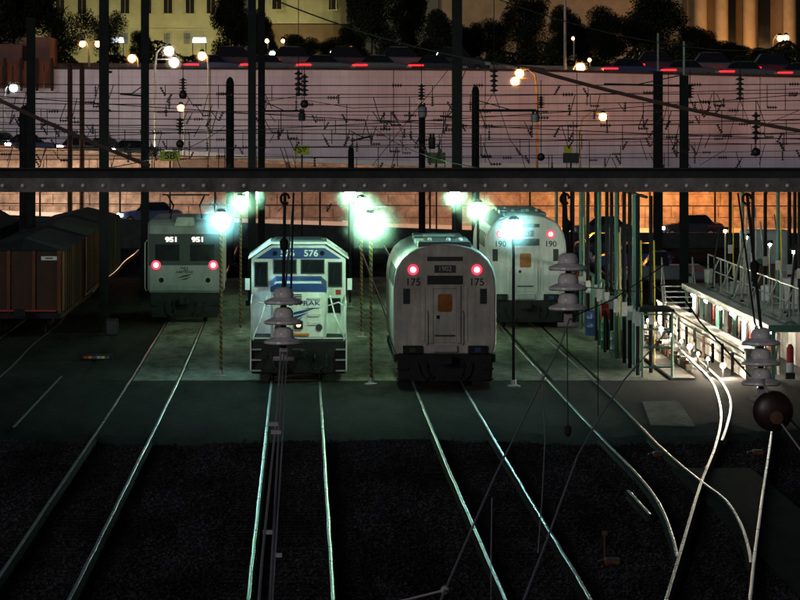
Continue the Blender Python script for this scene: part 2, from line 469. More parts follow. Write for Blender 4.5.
t_g = rail_mesh(smooth_path(gr), t)
gl = rail_pts([(628,490),(640,503),(650,514)])
rail_mesh(smooth_path(gl), t)
# left sidings
t = thing('railway_track', 'dark siding track under the rust-brown wagons', 'railway track', (0,0,0), 0, 'railway tracks of the yard')
for X in (-9.2-1.435, -9.2):
    rail_mesh([Vector((X + .05*math.sin(i), 100+i*4.0, 0)) for i in range(35)], t)
t = thing('railway_track', 'short dull siding track between the wagons and the left track', 'railway track', (0,0,0), 0, 'railway tracks of the yard')
rail_mesh([Vector((-7.42 + .02*i, 108+i*4.0, -.005)) for i in range(6)], t)

# ------------------------------------------------------------------ embankment: ramp, retaining walls, roads
def top_low(X): return interp([(-60,6.9),(-18.6,5.45),(2.3,4.28),(30.6,3.62),(60,3.3)], X)
def sheet(name, fz, X0, X1, Y0, Y1, thick, mt, nx=30):
    mb = MB()
    xs = [X0+(X1-X0)*i/nx for i in range(nx+1)]
    mb.loft([[(x,Y0,fz(x)-thick),(x,Y1,fz(x)-thick),(x,Y1,fz(x)),(x,Y0,fz(x))] for x in xs])
    return mb.obj(name, mt)
low = thing('retaining_wall', 'lower stone retaining wall lit orange and pink, carrying the sloping ramp', 'wall')
def wallmesh(name, fz0, fz1, X0, X1, Y0, Y1, mt, parent, nx=24):
    mb = MB(); xs = [X0+(X1-X0)*i/nx for i in range(nx+1)]
    mb.loft([[(x,Y0,fz0(x)),(x,Y1,fz0(x)),(x,Y1,fz1(x)),(x,Y0,fz1(x))] for x in xs])
    return mb.obj(name, mt, parent)
M_mortar = mat('wall_mortar', (.22,.19,.17), .9, 0, .3, 2)
M_block = mat('wall_block', (.5,.42,.36), .85, 0, .5, 2.0, .4, 5, big=(.35,.5), wpos=True)
wallmesh('core', lambda x: -.21, lambda x: top_low(x)-.02, -60, 60, 258.06, 258.9, M_mortar, low)
wallmesh('coping', lambda x: top_low(x)-.018, lambda x: top_low(x)+.16, -60, 60, 257.9, 258.95, M_conc_pale, low)
bm_ = MB(); bm_.box((0,0,0),(1,1,1)); blk = bm_.mesh('stone_block', M_block)
for r_ in range(8):
    zc = .1 + r_*.72
    x = -23 + (r_ % 2)*.8
    while x < 34:
        w = 1.3 + rnd.random()*1.3
        if zc + .36 < top_low(x+w/2) - .02 and zc + .36 < top_low(x) and zc+.36 < top_low(x+w):
            o = link('stone_block', blk, low, (x+w/2, 258.03 + rnd.uniform(-.015,.015), zc))
            o.scale = (w-.05, .12, .68)
        x += w
mb = MB()
mb.loft([[(x,270.0,top_low(x)-.56),(x,270.4,top_low(x)-.56),(x,270.3,top_low(x)+.3),(x,270.1,top_low(x)+.3)] for x in [-60+4*i for i in range(31)]])
tag(mb.obj('road_barrier', M_whitepaint), 'white barrier added along the far side of the ramp as a bright line', 'barrier')  # added to catch lamplight, standing in for the headlamp streak
struct(sheet('ramp_road', lambda x: top_low(x)-.55, -60, 60, 258.95, 275.0, .4, M_asphalt))
M_upwall = bpy.data.materials.new('upper_wall'); M_upwall.use_nodes = True
nt = M_upwall.node_tree; b = nt.nodes['Principled BSDF']; b.inputs['Roughness'].default_value = .85
tc = nt.nodes.new('ShaderNodeTexCoord'); mp = nt.nodes.new('ShaderNodeMapping'); mp.inputs['Rotation'].default_value = (R(90),0,0)
br = nt.nodes.new('ShaderNodeTexBrick'); br.offset = 0.0; br.inputs['Scale'].default_value = 1.0
br.inputs['Brick Width'].default_value = .62; br.inputs['Row Height'].default_value = .9; br.inputs['Mortar Size'].default_value = .018
br.inputs['Color1'].default_value = (.80,.77,.90,1); br.inputs['Color2'].default_value = (.76,.73,.86,1); br.inputs['Mortar'].default_value = (.65,.62,.74,1)
nz = nt.nodes.new('ShaderNodeTexNoise'); nz.inputs['Scale'].default_value = .25; nz.inputs['Detail'].default_value = 8; nz.inputs['Roughness'].default_value = .7
mps = nt.nodes.new('ShaderNodeMapping'); mps.inputs['Scale'].default_value = (1,1,.35)
mi = nt.nodes.new('ShaderNodeMix'); mi.data_type = 'RGBA'; mi.blend_type = 'MULTIPLY'; mi.inputs['Factor'].default_value = 1
rp = nt.nodes.new('ShaderNodeValToRGB'); rp.color_ramp.elements[0].position = .3; rp.color_ramp.elements[1].position = .7
rp.color_ramp.elements[0].color = (.62,.56,.6,1)
nt.links.new(tc.outputs['Object'], mp.inputs[0]); nt.links.new(mp.outputs[0], br.inputs['Vector'])
nt.links.new(tc.outputs['Object'], mps.inputs[0]); nt.links.new(mps.outputs[0], nz.inputs['Vector']); nt.links.new(nz.outputs[0], rp.inputs[0])
nt.links.new(br.outputs['Color'], mi.inputs['A']); nt.links.new(rp.outputs[0], mi.inputs['B']); nt.links.new(mi.outputs['Result'], b.inputs['Base Color'])
def top_up(X): return interp([(-60,10.6),(-19.8,10.42),(4,10.36),(14,10.3),(32.6,9.86),(60,9.4)], X)
up = thing('retaining_wall', 'tall pale lavender retaining wall below the trees', 'wall')
# panels between recessed expansion joints
xs = [-60 + 6.0*i for i in range(21)]
for x0, x1 in zip(xs, xs[1:]):
    mb = MB(); mb.loft([[(x,275.02,2.2),(x,276,2.2),(x,276,top_up(x)),(x,275.02,top_up(x))] for x in (x0+.025, x1-.025)])
    mb.obj('wall_panel', M_upwall, up)
wallmesh('core', lambda x: 2.2, lambda x: top_up(x)-.05, -60, 60, 275.2, 275.95, M_mortar, up)
wallmesh('coping', lambda x: top_up(x)+.004, lambda x: top_up(x)+.16, -60, 60, 274.9, 276.1, M_beam_dark, up)
struct(sheet('upper_road', lambda x: top_up(x)-.45, -60, 60, 276.1, 291, .4, M_asphalt))
# far barrier added on the upper road to catch red tail-lamp light
mb = MB(); mb.loft([[(x,290.3,top_up(x)-.45),(x,290.6,top_up(x)-.45),(x,290.55,top_up(x)+.55),(x,290.35,top_up(x)+.55)] for x in (-60,-20,14,33,60)])
tag(mb.obj('road_barrier', M_conc_pale), 'low concrete barrier added behind the cars on the upper road to catch red light', 'barrier')
# hill behind
hm = MB(); nx, ny = 24, 10
HX = lambda i: -120 + 240*i/nx
HY = lambda j: 291 + 330*j/ny
for j in range(ny+1):
    for i in range(nx+1):
        z = 9.9 + (2.6*min(1, (HY(j)-291)/170)) + rnd.uniform(-.15,.15)
        hm.v.append((HX(i), HY(j), z))
for j in range(ny):
    for i in range(nx):
        q = j*(nx+1)+i; hm.f.append((q,q+1,q+nx+2,q+nx+1))
struct(hm.obj('hillside', M_grass, smooth=True))
# lower road and dark barrier in front of it
def z_road(X): return interp([(-60,2.2),(-20,1.15),(-8,.75),(14,.05),(60,-.1)], X)
struct(sheet('lower_road', z_road, -60, 60, 244.6, 257.88, .5, M_asphalt))
mb = MB()
mb.loft([[(x,244.0,-.21),(x,244.55,-.21),(x,244.4,z_road(x)+.66),(x,244.15,z_road(x)+.66)] for x in [-60+4*i for i in range(31)]])
tag(mb.obj('road_barrier', M_beam_dark), 'long dark barrier between the rail yard and the lower road', 'barrier')
mb = MB()
mb.loft([[(x,257.3,z_road(x)-.01),(x,257.7,z_road(x)-.01),(x,257.6,z_road(x)+.52),(x,257.45,z_road(x)+.52)] for x in [-60+4*i for i in range(31)]])
tag(mb.obj('road_barrier', M_whitepaint), 'white barrier added at the foot of the orange-lit wall as a bright line', 'barrier')  # added reflector strip in place of a continuous headlamp streak

# ------------------------------------------------------------------ buildings on the hill
BY = 480.0
def bpx(px): return gx(px, BY)
def bz(py): return gz(py, BY)
M_win2 = mat('window_pale', (.2,.22,.22), .3, 0, .2, 1)
def window_part(parent, px, y0, y1, wpx, Y, frame_m, pane_m):
    x = gx(px, BY); w = wpx/2*BY/F; z0, z1 = gz(y1, BY), gz(y0, BY)
    f = MB()
    f.bx(x-w-.12, x-w, Y-.10, Y+.05, z0-.1, z1+.12); f.bx(x+w, x+w+.12, Y-.10, Y+.05, z0-.1, z1+.12)
    f.bx(x-w, x+w, Y-.12, Y+.05, z1, z1+.16); f.bx(x-w-.2, x+w+.2, Y-.2, Y+.05, z0-.22, z0-.1)
    o = f.obj('window', frame_m, parent)
    p = MB(); p.bx(x-w, x+w, Y-.03, Y+.02, z0-.1, z1); p.obj('pane', pane_m, o)
    q = MB(); q.bx(x-.04, x+.04, Y-.07, Y-.031, z0-.1, z1); q.bx(x-w, x+w, Y-.07, Y-.031, (z0+z1)/2-.04, (z0+z1)/2+.04); q.obj('glazing_bar', M_stoneD, o)
bl = thing('building', 'yellow-lit stone building with dark upper windows behind the left trees', 'building')
mb = MB(); mb.bx(bpx(30), bpx(240), BY, BY+18, 11.5, 27.5); mb.obj('wall', M_stoneY, bl)
for yy, hh, pr in ((28.5,.3,.18),(65,.9,.25),(-42,.8,.5)):
    mb = MB(); mb.bx(bpx(28), bpx(242), BY-pr, BY+.1, bz(yy)-hh, bz(yy)); mb.obj('string_course', M_stoneY, bl)
for px in (60,82,104,125,147,168,190,211): window_part(bl, px, -14, 12.5, 8.5, BY, M_stoneY, M_win)
for px in (82,125,167,187): window_part(bl, px, 33, 43, 6.5, BY, M_stoneY, M_win2)
b2 = thing('building', 'bright cream-yellow rounded bay of the museum-like building, right of the left poles', 'building')
mb = MB()
out = [(bpx(248),BY+12)] + [(bpx(300)+ (bpx(352)-bpx(300))*math.sin(t_), BY+2-5*math.cos(t_)) for t_ in [R(-90+180*i/14) for i in range(15)]] + [(bpx(352),BY+12)]
mb.prism(out, bz(24), 27.5, 'xy'); mb.obj('wall', M_stoneY, b2)
mb = MB()
out2 = [(bpx(300)+(x-bpx(300))*1.02, (y-BY)*1.03+BY) for x, y in out]
mb.prism(out2, 11.5, bz(25), 'xy'); mb.obj('plinth', M_stoneD, b2)
for px, yy in ((331,BY-2.1),(277,BY-3.4)): window_part(b2, px, -12, 9, 9, yy, M_stoneY, M_win)
b3 = thing('building', 'dim brown stone building seen behind the centre and right trees', 'building')
mb = MB(); mb.bx(bpx(445), bpx(702), BY+10, BY+24, 11, 26); mb.obj('wall', M_stoneO, b3)
for yy in (34,-20):
    mb = MB(); mb.bx(bpx(444), bpx(703), BY+9.6, BY+10.1, bz(yy)-.5, bz(yy)); mb.obj('string_course', M_stoneO, b3)
b4 = thing('building', 'orange-lit portico with tall stone columns at the top right', 'building')
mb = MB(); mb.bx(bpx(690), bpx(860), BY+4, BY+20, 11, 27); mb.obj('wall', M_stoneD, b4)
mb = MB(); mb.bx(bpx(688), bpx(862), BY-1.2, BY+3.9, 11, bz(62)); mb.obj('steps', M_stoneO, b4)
for px in (701,722,750,790,818,846):
    mb = MB(); z0 = bz(62)
    mb.lathe([(.95,z0),(.95,z0+.3),(.78,z0+.5),(.72,25.5),(.95,26.2),(.95,26.6)], (bpx(px),BY+.4,0), 14); mb.obj('column', M_stoneO, b4, smooth=True)
mb = MB(); mb.bx(bpx(688), bpx(862), BY-.8, BY+3.9, 26.61, 28); mb.obj('entablature', M_stoneO, b4)
for px in (733,768,804):
    mb = MB(); mb.bx(bpx(px)-.7, bpx(px)+.7, BY+3.9, BY+4.05, bz(60), bz(-40)); mb.obj('window', M_win, b4)

def floodlight(px, Y, z, colr, watt, label, emat, aim):
    t = thing('floodlight', label, 'floodlight', (gx(px,Y), Y, z), 0, 'building floodlights')
    mb = MB(); mb.bx(-.3,.3,-.3,.0,.35,.85); mb.obj('housing', M_dark, t, bevel=.03)
    mb = MB(); mb.bx(-.05,.05,-.15,-.05,-.6,.36); mb.obj('stand', M_dark, t)
    mb = MB(); mb.bx(-.26,.26,.004,.03,.39,.81); mb.obj('lens', emat, t)
    ld = bpy.data.lights.new('beam', 'SPOT'); ld.energy = watt; ld.color = colr; ld.spot_size = R(125); ld.spot_blend = .6; ld.shadow_soft_size = .25
    lo = bpy.data.objects.new('beam', ld); C.objects.link(lo); lo.parent = t; lo.location = (0,.1,.6)
    lo.rotation_euler = (R(90+aim), 0, 0)
E_fl = emit('floodlight_lens', (1.0,.9,.5), 4)
for i, px in enumerate((60, 115, 165, 215)):
    floodlight(px, 468, 12.4, (1.0,.9,.36), 780, 'floodlight on the hill aimed at the yellow building, %s from the left' % ('first','second','third','fourth')[i], E_fl, 28)
for i, px in enumerate((280, 325)):
    floodlight(px, 465, 12.3, (1.0,.92,.45), 1400, 'floodlight below the rounded bay, its %s side' % ('left','right')[i], E_fl, 32)
E_fo = emit('floodlight_lens_orange', (1.0,.55,.2), 4)
for i, px in enumerate((480,560,640)):
    floodlight(px, 474, 12.4, (1.0,.45,.12), 150, 'floodlight aimed at the dim brown building, %s from the left' % ('first','second','third')[i], E_fo, 25)
for i, px in enumerate((708, 745, 785)):
    floodlight(px, 471, 12.4, (1.0,.52,.2), 1600, 'floodlight before the orange columns, %s from the left' % ('first','second','third')[i], E_fo, 28)
# lit entrance awnings at the foot of the yellow building
for px, lab in ((118,'bright bluish lit awning at the left of the yellow building'),(200,'bright bluish lit awning at the right of the yellow building')):
    t = thing('awning', lab, 'awning', (bpx(px), BY-3, 11.9), 0, 'lit awnings')
    mb = MB(); mb.prism([(-.8,3.0),(.8,3.0),(.7,3.6),(-.7,3.6)], -.4, .4); mb.obj('light_panel', E_bwin, t)
    for s in (-1,1):
        mb = MB(); mb.bx(s*.75-.05, s*.75+.05, -.05, .05, 0, 3.0); mb.obj('post', M_dark, t)
# red-brown block and fence at far left
t = thing('billboard_hut', 'reddish dim block house beside the left pole above the wall', 'hut', (0,0,0))
mb = MB(); mb.bx(gx(-40,283), gx(27,283), 278, 288, 9.9, gz(45,283)); mb.obj('wall', M_brickred, t)
mb = MB(); mb.bx(gx(27,283)+.01, gx(53,283), 279, 288, 9.9, gz(38,283)); mb.obj('annex', M_brickred, t)
t = thing('fence', 'orange-lit board fence hung on the wall at the far left', 'fence', (0,0,0))
for i in range(9):
    px = -38 + i*10.3
    mb = MB(); mb.bx(gx(px,274.7), gx(px+9.4,274.7), 274.6, 274.7, gz(88,274.7), gz(61,274.7)+rnd.uniform(-.04,.04)); mb.obj('board', M_orange, t)
for px in (-20, 5, 21, 37, 52):
    mb = MB(); mb.bx(gx(px,274.4)-.08, gx(px,274.4)+.08, 274.4, 274.59, gz(91,274.4), gz(58,274.4)); mb.obj('post', M_dark, t)

# ------------------------------------------------------------------ trees
def crown_mesh(seed, dens):
    r = random.Random(seed); mb = MB()
    lobes = [(r.uniform(-.62,.62), r.uniform(-.6,.6), r.uniform(-.7,.72), r.uniform(.22,.42)) for _ in range(16)]
    lobes.append((0,0,0,.6))
    for (lx,ly,lz,lr) in lobes:
        k = 1 - .35*abs(lz)
        for _ in range(int(dens*lr*lr)):
            u = Vector((r.gauss(0,1),r.gauss(0,1),r.gauss(0,1))).normalized()*lr*(r.random()**.45)
            c = Vector((lx*k,ly*k,lz)) + u
            s = r.uniform(.014,.034)
            a_ = Vector((r.gauss(0,1),r.gauss(0,1),r.gauss(0,1))).normalized(); b_ = a_.orthogonal().normalized()
            mb.add([c+a_*s, c+b_*s*.6, c-a_*s, c-b_*s*.6+a_*s*.2], [(0,1,2,3)])
    me = bpy.data.meshes.new('crown'); me.from_pydata(mb.v, [], mb.f); me.materials.append(M_leaf)
    return me
CROWNS = [crown_mesh(s, 14000) for s in (3, 11, 19)] + [crown_mesh(23, 5500)]
def trunk_mesh(seed):
    r = random.Random(seed); mb = MB()
    pts = [Vector((0,0,-1.0))]
    for i in range(1,7): pts.append(Vector((r.uniform(-.03,.03), r.uniform(-.03,.03), -1.0+i*.28)))
    mb.tube(pts, .07, 7, .02)
    for _ in range(7):
        p = pts[r.randint(2,5)]; a_ = r.uniform(0,6.28); l = r.uniform(.35,.6)
        q = p + Vector((math.cos(a_)*l, math.sin(a_)*l, r.uniform(.15,.45)))
        m_ = (p+q)/2 + Vector((0,0,.06)); mb.tube([p, m_, q], .03, 5, .008)
    return mb.mesh('trunk', M_bark)
TRUNKS = [trunk_mesh(s) for s in (1,2,3)]
def hill_z(Y): return 9.9 + 2.6*min(1, max(0,(Y-291))/170)
def tree(px, half, ytop, ybase, Y, label, v=0, group='trees on the hill'):
    w = half*Y/F; zt = gz(ytop, Y); z0 = hill_z(Y)-.1; h = zt - z0
    t = thing('tree', label, 'tree', (gx(px,Y), Y, z0), 0, group)
    cr = min(.5*h, .46*h)
    o = link('crown', CROWNS[v], t, (0,0,h*.53)); o.scale = (w, w, h*.47); o.rotation_euler = (0,0,rnd.uniform(0,6.28))
    q = link('trunk', TRUNKS[(v+px) % 3], t, (0,0,h*.5)); q.scale = (w*.6, w*.6, h*.5)
    return t
TR = [(14,54,-50,0,330,0,'dark tree at the far left behind the reddish hut'),
 (62,34,-8,0,345,3,'sparse yellowish tree left of the tall left pole'),
 (108,26,2,0,350,3,'open leggy tree in front of the yellow building, left of the bright awning'),
 (140,20,30,0,340,1,'low bushy tree by the second pole'),
 (234,31,-16,0,330,0,'dark tree against the right end of the yellow building'),
 (262,20,8,0,340,2,'slim dark tree beside the pair of tall poles'),
 (296,26,34,0,330,1,'low dark tree below the rounded bay, left'),
 (330,26,36,0,335,2,'low dark tree below the rounded bay, right'),
 (372,34,-50,0,325,0,'tall black tree in the centre of the hill'),
 (410,30,-14,0,335,1,'broad dark tree right of the tall black tree'),
 (440,28,8,0,330,2,'small dark tree left of the tall centre pole'),
 (496,32,18,0,340,1,'rounded dark tree right of the tall centre pole'),
 (528,36,-8,0,330,1,'leafy tree left of the pale lamp mast'),
 (566,30,4,0,340,2,'dark tree behind the pale lamp mast'),
 (606,34,4,0,325,2,'dark tree right of the pale lamp mast'),
 (650,50,-12,0,330,0,'large dark tree on the right before the brown building'),
 (694,36,26,0,325,1,'low dark tree left of the orange columns'),
 (730,38,40,0,322,2,'low spreading dark tree below the orange columns'),
 (470,24,22,0,345,0,'dark tree just right of the tall centre pole'),
 (585,28,22,0,338,1,'dark tree filling the gap right of the pale lamp mast'),
 (352,24,24,0,332,2,'dark tree at the right foot of the rounded bay'),
 (776,34,46,0,325,0,'low dark tree at the far right below the columns')]
for (px,half,yt,_,Y,v,lab) in TR: tree(px,half,yt,0,Y,lab,v)
# hedge
hg = MB(); rh = random.Random(5)
for i in range(42000):
    px = rh.uniform(-15, 815); Y = rh.uniform(294, 300); c = Vector((gx(px,Y), Y, 9.9 + min(1.7,abs(rh.gauss(0,1.0)))*(1+.35*math.sin(px*.05)+.2*math.sin(px*.13))))
    s = rh.uniform(.08,.18); a_ = Vector((rh.gauss(0,1),rh.gauss(0,1),rh.gauss(0,1))).normalized(); b_ = a_.orthogonal().normalized()
    hg.add([c+a_*s, c+b_*s*.7, c-a_*s, c-b_*s*.7], [(0,1,2,3)])
me = bpy.data.meshes.new('hedge'); me.from_pydata(hg.v, [], hg.f); me.materials.append(M_leaf)
tag(link('hedge', me), 'dark continuous hedge along the top of the pale wall', 'hedge', kind='stuff')

# ================================================================== locomotives
def wheelset(parent, y, z=.46, hw=.75):
    for s in (-1,1):
        mb = MB(); mb.lathe([(.46,-.07),(.5,-.05),(.5,-.03),(.46,-.02),(.46,.07)], (s*hw, y, z), 20, 'x'); mb.obj('wheel', M_dark, parent, smooth=True)
def bogie(parent, y0, n=2, gap=2.6):
    mb = MB()
    for s in (-1,1):
        mb.bx(s*1.12-.08, s*1.12+.08, y0-.7, y0+gap*(n-1)+.7, .45, .8)
        for i in range(n): mb.bx(s*1.15-.12, s*1.15+.12, y0+i*gap-.22, y0+i*gap+.22, .3, .75)
    mb.obj('bogie_frame', M_dark, parent, bevel=.02)
    for i in range(n): wheelset(parent, y0+i*gap)
def coupler(parent, y=-.25, z=.85):
    mb = MB(); mb.bx(-.1,.1,y-.35,y+.4,z-.1,z+.1); mb.bx(-.2,.14,y-.6,y-.34,z-.15,z+.15); mb.bx(.05,.2,y-.7,y-.5,z-.13,z+.13)
    mb.obj('coupler', M_dark, parent, bevel=.025)
def hose(parent, x, y, z):
    mb = MB(); mb.tube([(x,y,z),(x*.97,y-.18,z-.12),(x*.9,y-.22,z-.34),(x*.72,y-.2,z-.5),(x*.6,y-.15,z-.42)], .028, 6); mb.obj('air_hose', M_dark, parent, smooth=True)
HALF = [(1.40,.98),(1.47,1.12),(1.5,1.4),(1.5,2.9),(1.48,3.2),(1.41,3.48),(1.27,3.74),(1.05,3.95),(.75,4.09),(.38,4.17)]
def body_outline(sx=1., sz=1., zc=2.4):
    pts = [(x*sx, zc+(z-zc)*sz) for x, z in HALF] + [(0, zc+(4.2-zc)*sz)] + [(-x*sx, zc+(z-zc)*sz) for x, z in reversed(HALF)]
    return pts
def genesis(loc, label, num, mats, clean=False):
    t = thing('locomotive', label, 'locomotive', loc, 0, 'silver rear-facing locomotives')
    mb = MB()
    mb.loft([[(x,y,z) for x,z in body_outline(s,s2)] for (y,s,s2) in ((0,.955,.965),(.05,.982,.985),(.16,1,1),(.6,1,1),(20.4,1,1),(20.8,.96,.97))])
    body = mb.obj('body', mats, t, smooth=True)
    # darker roof skin and hatches
    mb = MB()
    ro = [(x*1.003, z+.006) for x,z in HALF[6:]]; ro = ro + [(0,4.207)] + [(-x,z) for x,z in reversed(ro)]
    ring = lambda y: [(x,y,z) for x,z in ro] + [(x,y,z-.03) for x,z in reversed(ro)]
    mb.loft([ring(.35), ring(20.3)]); mb.obj('roof_skin', M_roof, t, smooth=True)
    for (x0,x1,y0,y1,h) in ((-.78,.78,.5,2.6,.05),(-.6,.6,3.2,5.2,.08),(-.8,.8,6.2,9.4,.06),(-.5,.5,10.4,11.6,.12),(-.75,.75,12.6,16,.06)):
        mb = MB(); mb.bx(x0,x1,y0,y1,4.08,4.2+h); mb.obj('roof_hatch', M_roof if h<.2 else M_grille, t, bevel=.03)
    for x in (-.4,.15,.5):
        mb = MB(); mb.lathe([(.05,4.1),(.07,4.2),(.04,4.24)], (x,2.9,.1), 10); mb.obj('roof_vent', M_silver_b, t, smooth=True)
    # face: raised door frame, door, window, panels
    mb = MB(); mb.bx(-.46,-.34,-.10,.02,1.3,3.0); mb.bx(.34,.46,-.10,.02,1.3,3.0); mb.bx(-.34,.34,-.10,.02,2.9,3.0); mb.obj('door_frame', mats, t, bevel=.02)
    mb = MB(); mb.bx(-.335,.335,-.05,.01,1.32,2.895); d = mb.obj('door', mats, t, bevel=.01)
    mb = MB(); mb.prism([(-.21,2.27),(-.17,2.22),(.17,2.22),(.21,2.27),(.21,2.69),(.17,2.74),(-.17,2.74),(-.21,2.69)], -.062, -.045); mb.obj('window', M_amber, d)
    mb = MB(); mb.bx(-.25,-.16,-.09,-.051,2.02,2.12); mb.obj('handle', M_dark, d)
    mb = MB(); mb.bx(-.30,.30,-.056,-.0505,1.5,1.55); mb.obj('kick_rail', M_grille, d)
    mb = MB(); mb.bx(-.52,.52,-.03,.02,3.02,3.28); p = mb.obj('grille', M_grille, t)
    mb = MB()
    for i in range(5): mb.bx(-.5,.5,-.045,-.0305,3.045+i*.047,3.065+i*.047)
    mb.obj('louvre', M_dark, p)
    mb = MB(); mb.bx(-.52,.52,-.012,.03,3.7,3.83); mb.obj('vent_strip', M_grille, t)
    mb = MB(); mb.bx(-.31,.31,-.03,.02,3.36,3.58); nb = mb.obj('number_board', M_grille, t)
    text('numeral', num[1], .2, mat('numeral_dim', (.5,.48,.45), .5), nb, (0,-.034,3.47), .002)
    for s in (-1,1):
        mb = MB(); mb.lathe([(.13,-.08),(.14,-.03),(.14,.03)], (s*.93,0,3.45), 16, 'y'); m = mb.obj('marker_light', M_dark, t, smooth=True)
        mb = MB(); mb.ball((s*.93,-.10,3.45), .085, 12, 8, (1,.5,1)); mb.obj('lens', E_red, m, smooth=True)
        mb = MB(); mb.lathe([(.16,-.075),(.15,-.09),(.09,-.095)], (s*.93,0,3.45), 18, 'y'); mb.obj('halo_ring', E_redw, m, smooth=True)  # glowing ring added as the marker's halo
        mb = MB(); mb.bx(s*1.12-.1, s*1.12+.1, -.02, .04, 2.45, 2.9); g_ = mb.obj('vent', M_grille, t)
        mb = MB()
        for i in range(6): mb.bx(s*1.12-.085, s*1.12+.085, -.032, -.0205, 2.49+i*.067, 2.515+i*.067)
        mb.obj('louvre', M_dark, g_)
        text('numeral', num[0], .3, M_black, t, (s*.93,-.006,3.08), .003, .004)
        mb = MB(); mb.bx(s*.62-.05, s*.62+.05, -.035, .02, 1.35, 2.95); mb.obj('face_rib', mats, t, bevel=.02)
        mb = MB(); mb.tube([(s*.52,-.02,1.25),(s*.52,-.13,1.3),(s*.52,-.13,2.2),(s*.52,-.02,2.25)], .018, 6); mb.obj('grab_rail', mats, t, smooth=True)
        mb = MB(); mb.bx(s*.95-.28, s*.95+.28, -.22, .02, 1.0, 1.24); mb.obj('step_box', M_dark, t, bevel=.02)
        mb = MB(); mb.bx(s*.95-.09, s*.95+.09, -.25, -.225, 1.05, 1.18); mb.obj('jumper_socket', M_blue if s > 0 else M_grille, t)
        # side: window strip and skirt
        for (y0,y1) in ((.8,1.7),(1.95,2.9),(3.3,4.4),(4.8,6.4),(7,9.5),(10.2,13)):
            mb = MB(); mb.prism([(1.506*s,2.95),(1.49*s,3.2),(1.425*s,3.46),(1.40*s,3.45),(1.46*s,2.95)], y0, y1); mb.obj('side_grille', M_grille if y0>1.8 else M_glass, t)
        mb = MB(); mb.bx(s*1.44-.04, s*1.44+.04, .1, 20.2, .75, .985); mb.obj('skirt', M_dark, t)
    mb = MB(); mb.bx(-.36,.36,-.16,.0,1.05,1.24); mb.obj('foot_plate', M_galv, t, bevel=.01)
    mb = MB(); mb.bx(-1.38,1.38,-.06,.5,.55,.98); mb.obj('end_sill', M_dark, t, bevel=.03)
    mb = MB(); mb.prism([(-1.35,.2),(1.35,.2),(1.38,.6),(-1.38,.6)], -.12, .05); mb.obj('pilot', M_dark, t, bevel=.02)
    for s in (-1,1):
        for z in (.25,.55):
            mb = MB(); mb.bx(s*1.25-.16, s*1.25+.16, -.3, -.125, z, z+.04); mb.obj('step', M_dark, t)
        hose(t, s*.55, -.1, .78); hose(t, s*.8, -.1, .75)
    coupler(t); bogie(t, 2.2); bogie(t, 15.5)
    mb = MB(); mb.bx(-1.2,1.2,6.2,14.2,.35,.9); mb.obj('fuel_tank', M_dark, t, bevel=.05)
    t.scale = (1,.52,1)
    return t
genesis((gx(445,122.5),122.5,0), 'silver locomotive numbered 175 seen from its flat rear, nearest on the centre-right track', ('175','1902'), M_silver)
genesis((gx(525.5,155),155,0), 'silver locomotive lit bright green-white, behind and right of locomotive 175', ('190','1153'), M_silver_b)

# ---- white and blue switcher 576
SY = 125.6
t = thing('switcher_locomotive', 'white and blue switcher locomotive 576 with handrails, lit orange headlamp', 'locomotive', (gx(298.5,SY),SY,0))
mb = MB(); mb.bx(-1.45,1.45,0,17.5,1.02,1.25); mb.obj('deck', M_dark, t, bevel=.02)
mb = MB(); mb.bx(-1.40,1.40,-.14,.0,.22,1.22); mb.obj('pilot', M_dark, t, bevel=.03)
mb = MB(); mb.bx(-1.43,1.43,-.02,.02,1.255,1.30); mb.obj('deck_edge', M_whitepaint, t)
# nose hood with chamfered front
NW = .84
mb = MB(); mb.loft([[(-NW+.07,.95,1.26),(NW-.07,.95,1.26),(NW-.07,.95,2.66),(NW-.2,.95,2.80),(-NW+.2,.95,2.80),(-NW+.07,.95,2.66)],
                    [(-NW,1.06,1.26),(NW,1.06,1.26),(NW,1.06,2.72),(NW-.16,1.06,2.88),(-NW+.16,1.06,2.88),(-NW,1.06,2.72)],
                    [(-NW,2.75,1.26),(NW,2.75,1.26),(NW,2.75,2.84),(NW-.16,2.75,3.0),(-NW+.16,2.75,3.0),(-NW,2.75,2.84)]])
nose = mb.obj('nose_hood', M_white, t)
mb = MB(); mb.loft([[(-NW-.012,.935,2.62),(NW+.012,.935,2.62),(NW+.012,.935,2.76),(NW-.17,.935,2.86),(-NW+.17,.935,2.86),(-NW-.012,.935,2.76)],
                    [(-NW-.012,2.74,2.72),(NW+.012,2.74,2.72),(NW+.012,2.74,2.86),(NW-.15,2.74,3.02),(-NW+.15,2.74,3.02),(-NW-.012,2.74,2.86)]])
mb.obj('blue_cap', M_blue, nose)
text('lettering', 'AMTRAK', .2, M_ltblue, nose, (.12,.943,2.27), .003, .003, 1.35)
for (pts) in ([(-.45,1.86),(-.1,2.02),(.52,2.14),(.12,1.98)], [(-.38,1.80),(.02,1.92),(.3,2.0),(.0,1.84)], [(-.3,1.74),(.0,1.80),(.12,1.88),(.02,1.74)]):
    mb = MB(); mb.prism(pts, .938, .952); mb.obj('arrow_logo', M_blue, nose)
mb = MB(); mb.bx(-.13,.13,.88,.96,1.5,1.75); hd = mb.obj('headlamp', M_dark, nose, bevel=.02)
mb = MB(); mb.lathe([(.07,-.01),(.065,.02)], (-.0,.875,1.63), 14, 'y'); mb.obj('lens', E_amb, hd)
mb = MB(); mb.bx(-.42,.32,.85,.945,1.31,1.37); mb.obj('orange_strip', M_orangep, nose)
for s in (-1,1):
    mb = MB(); mb.lathe([(.1,-.03),(.1,.02)], (s*.62,.945,1.55), 14, 'y'); mb.obj('class_lamp', M_grille, nose)
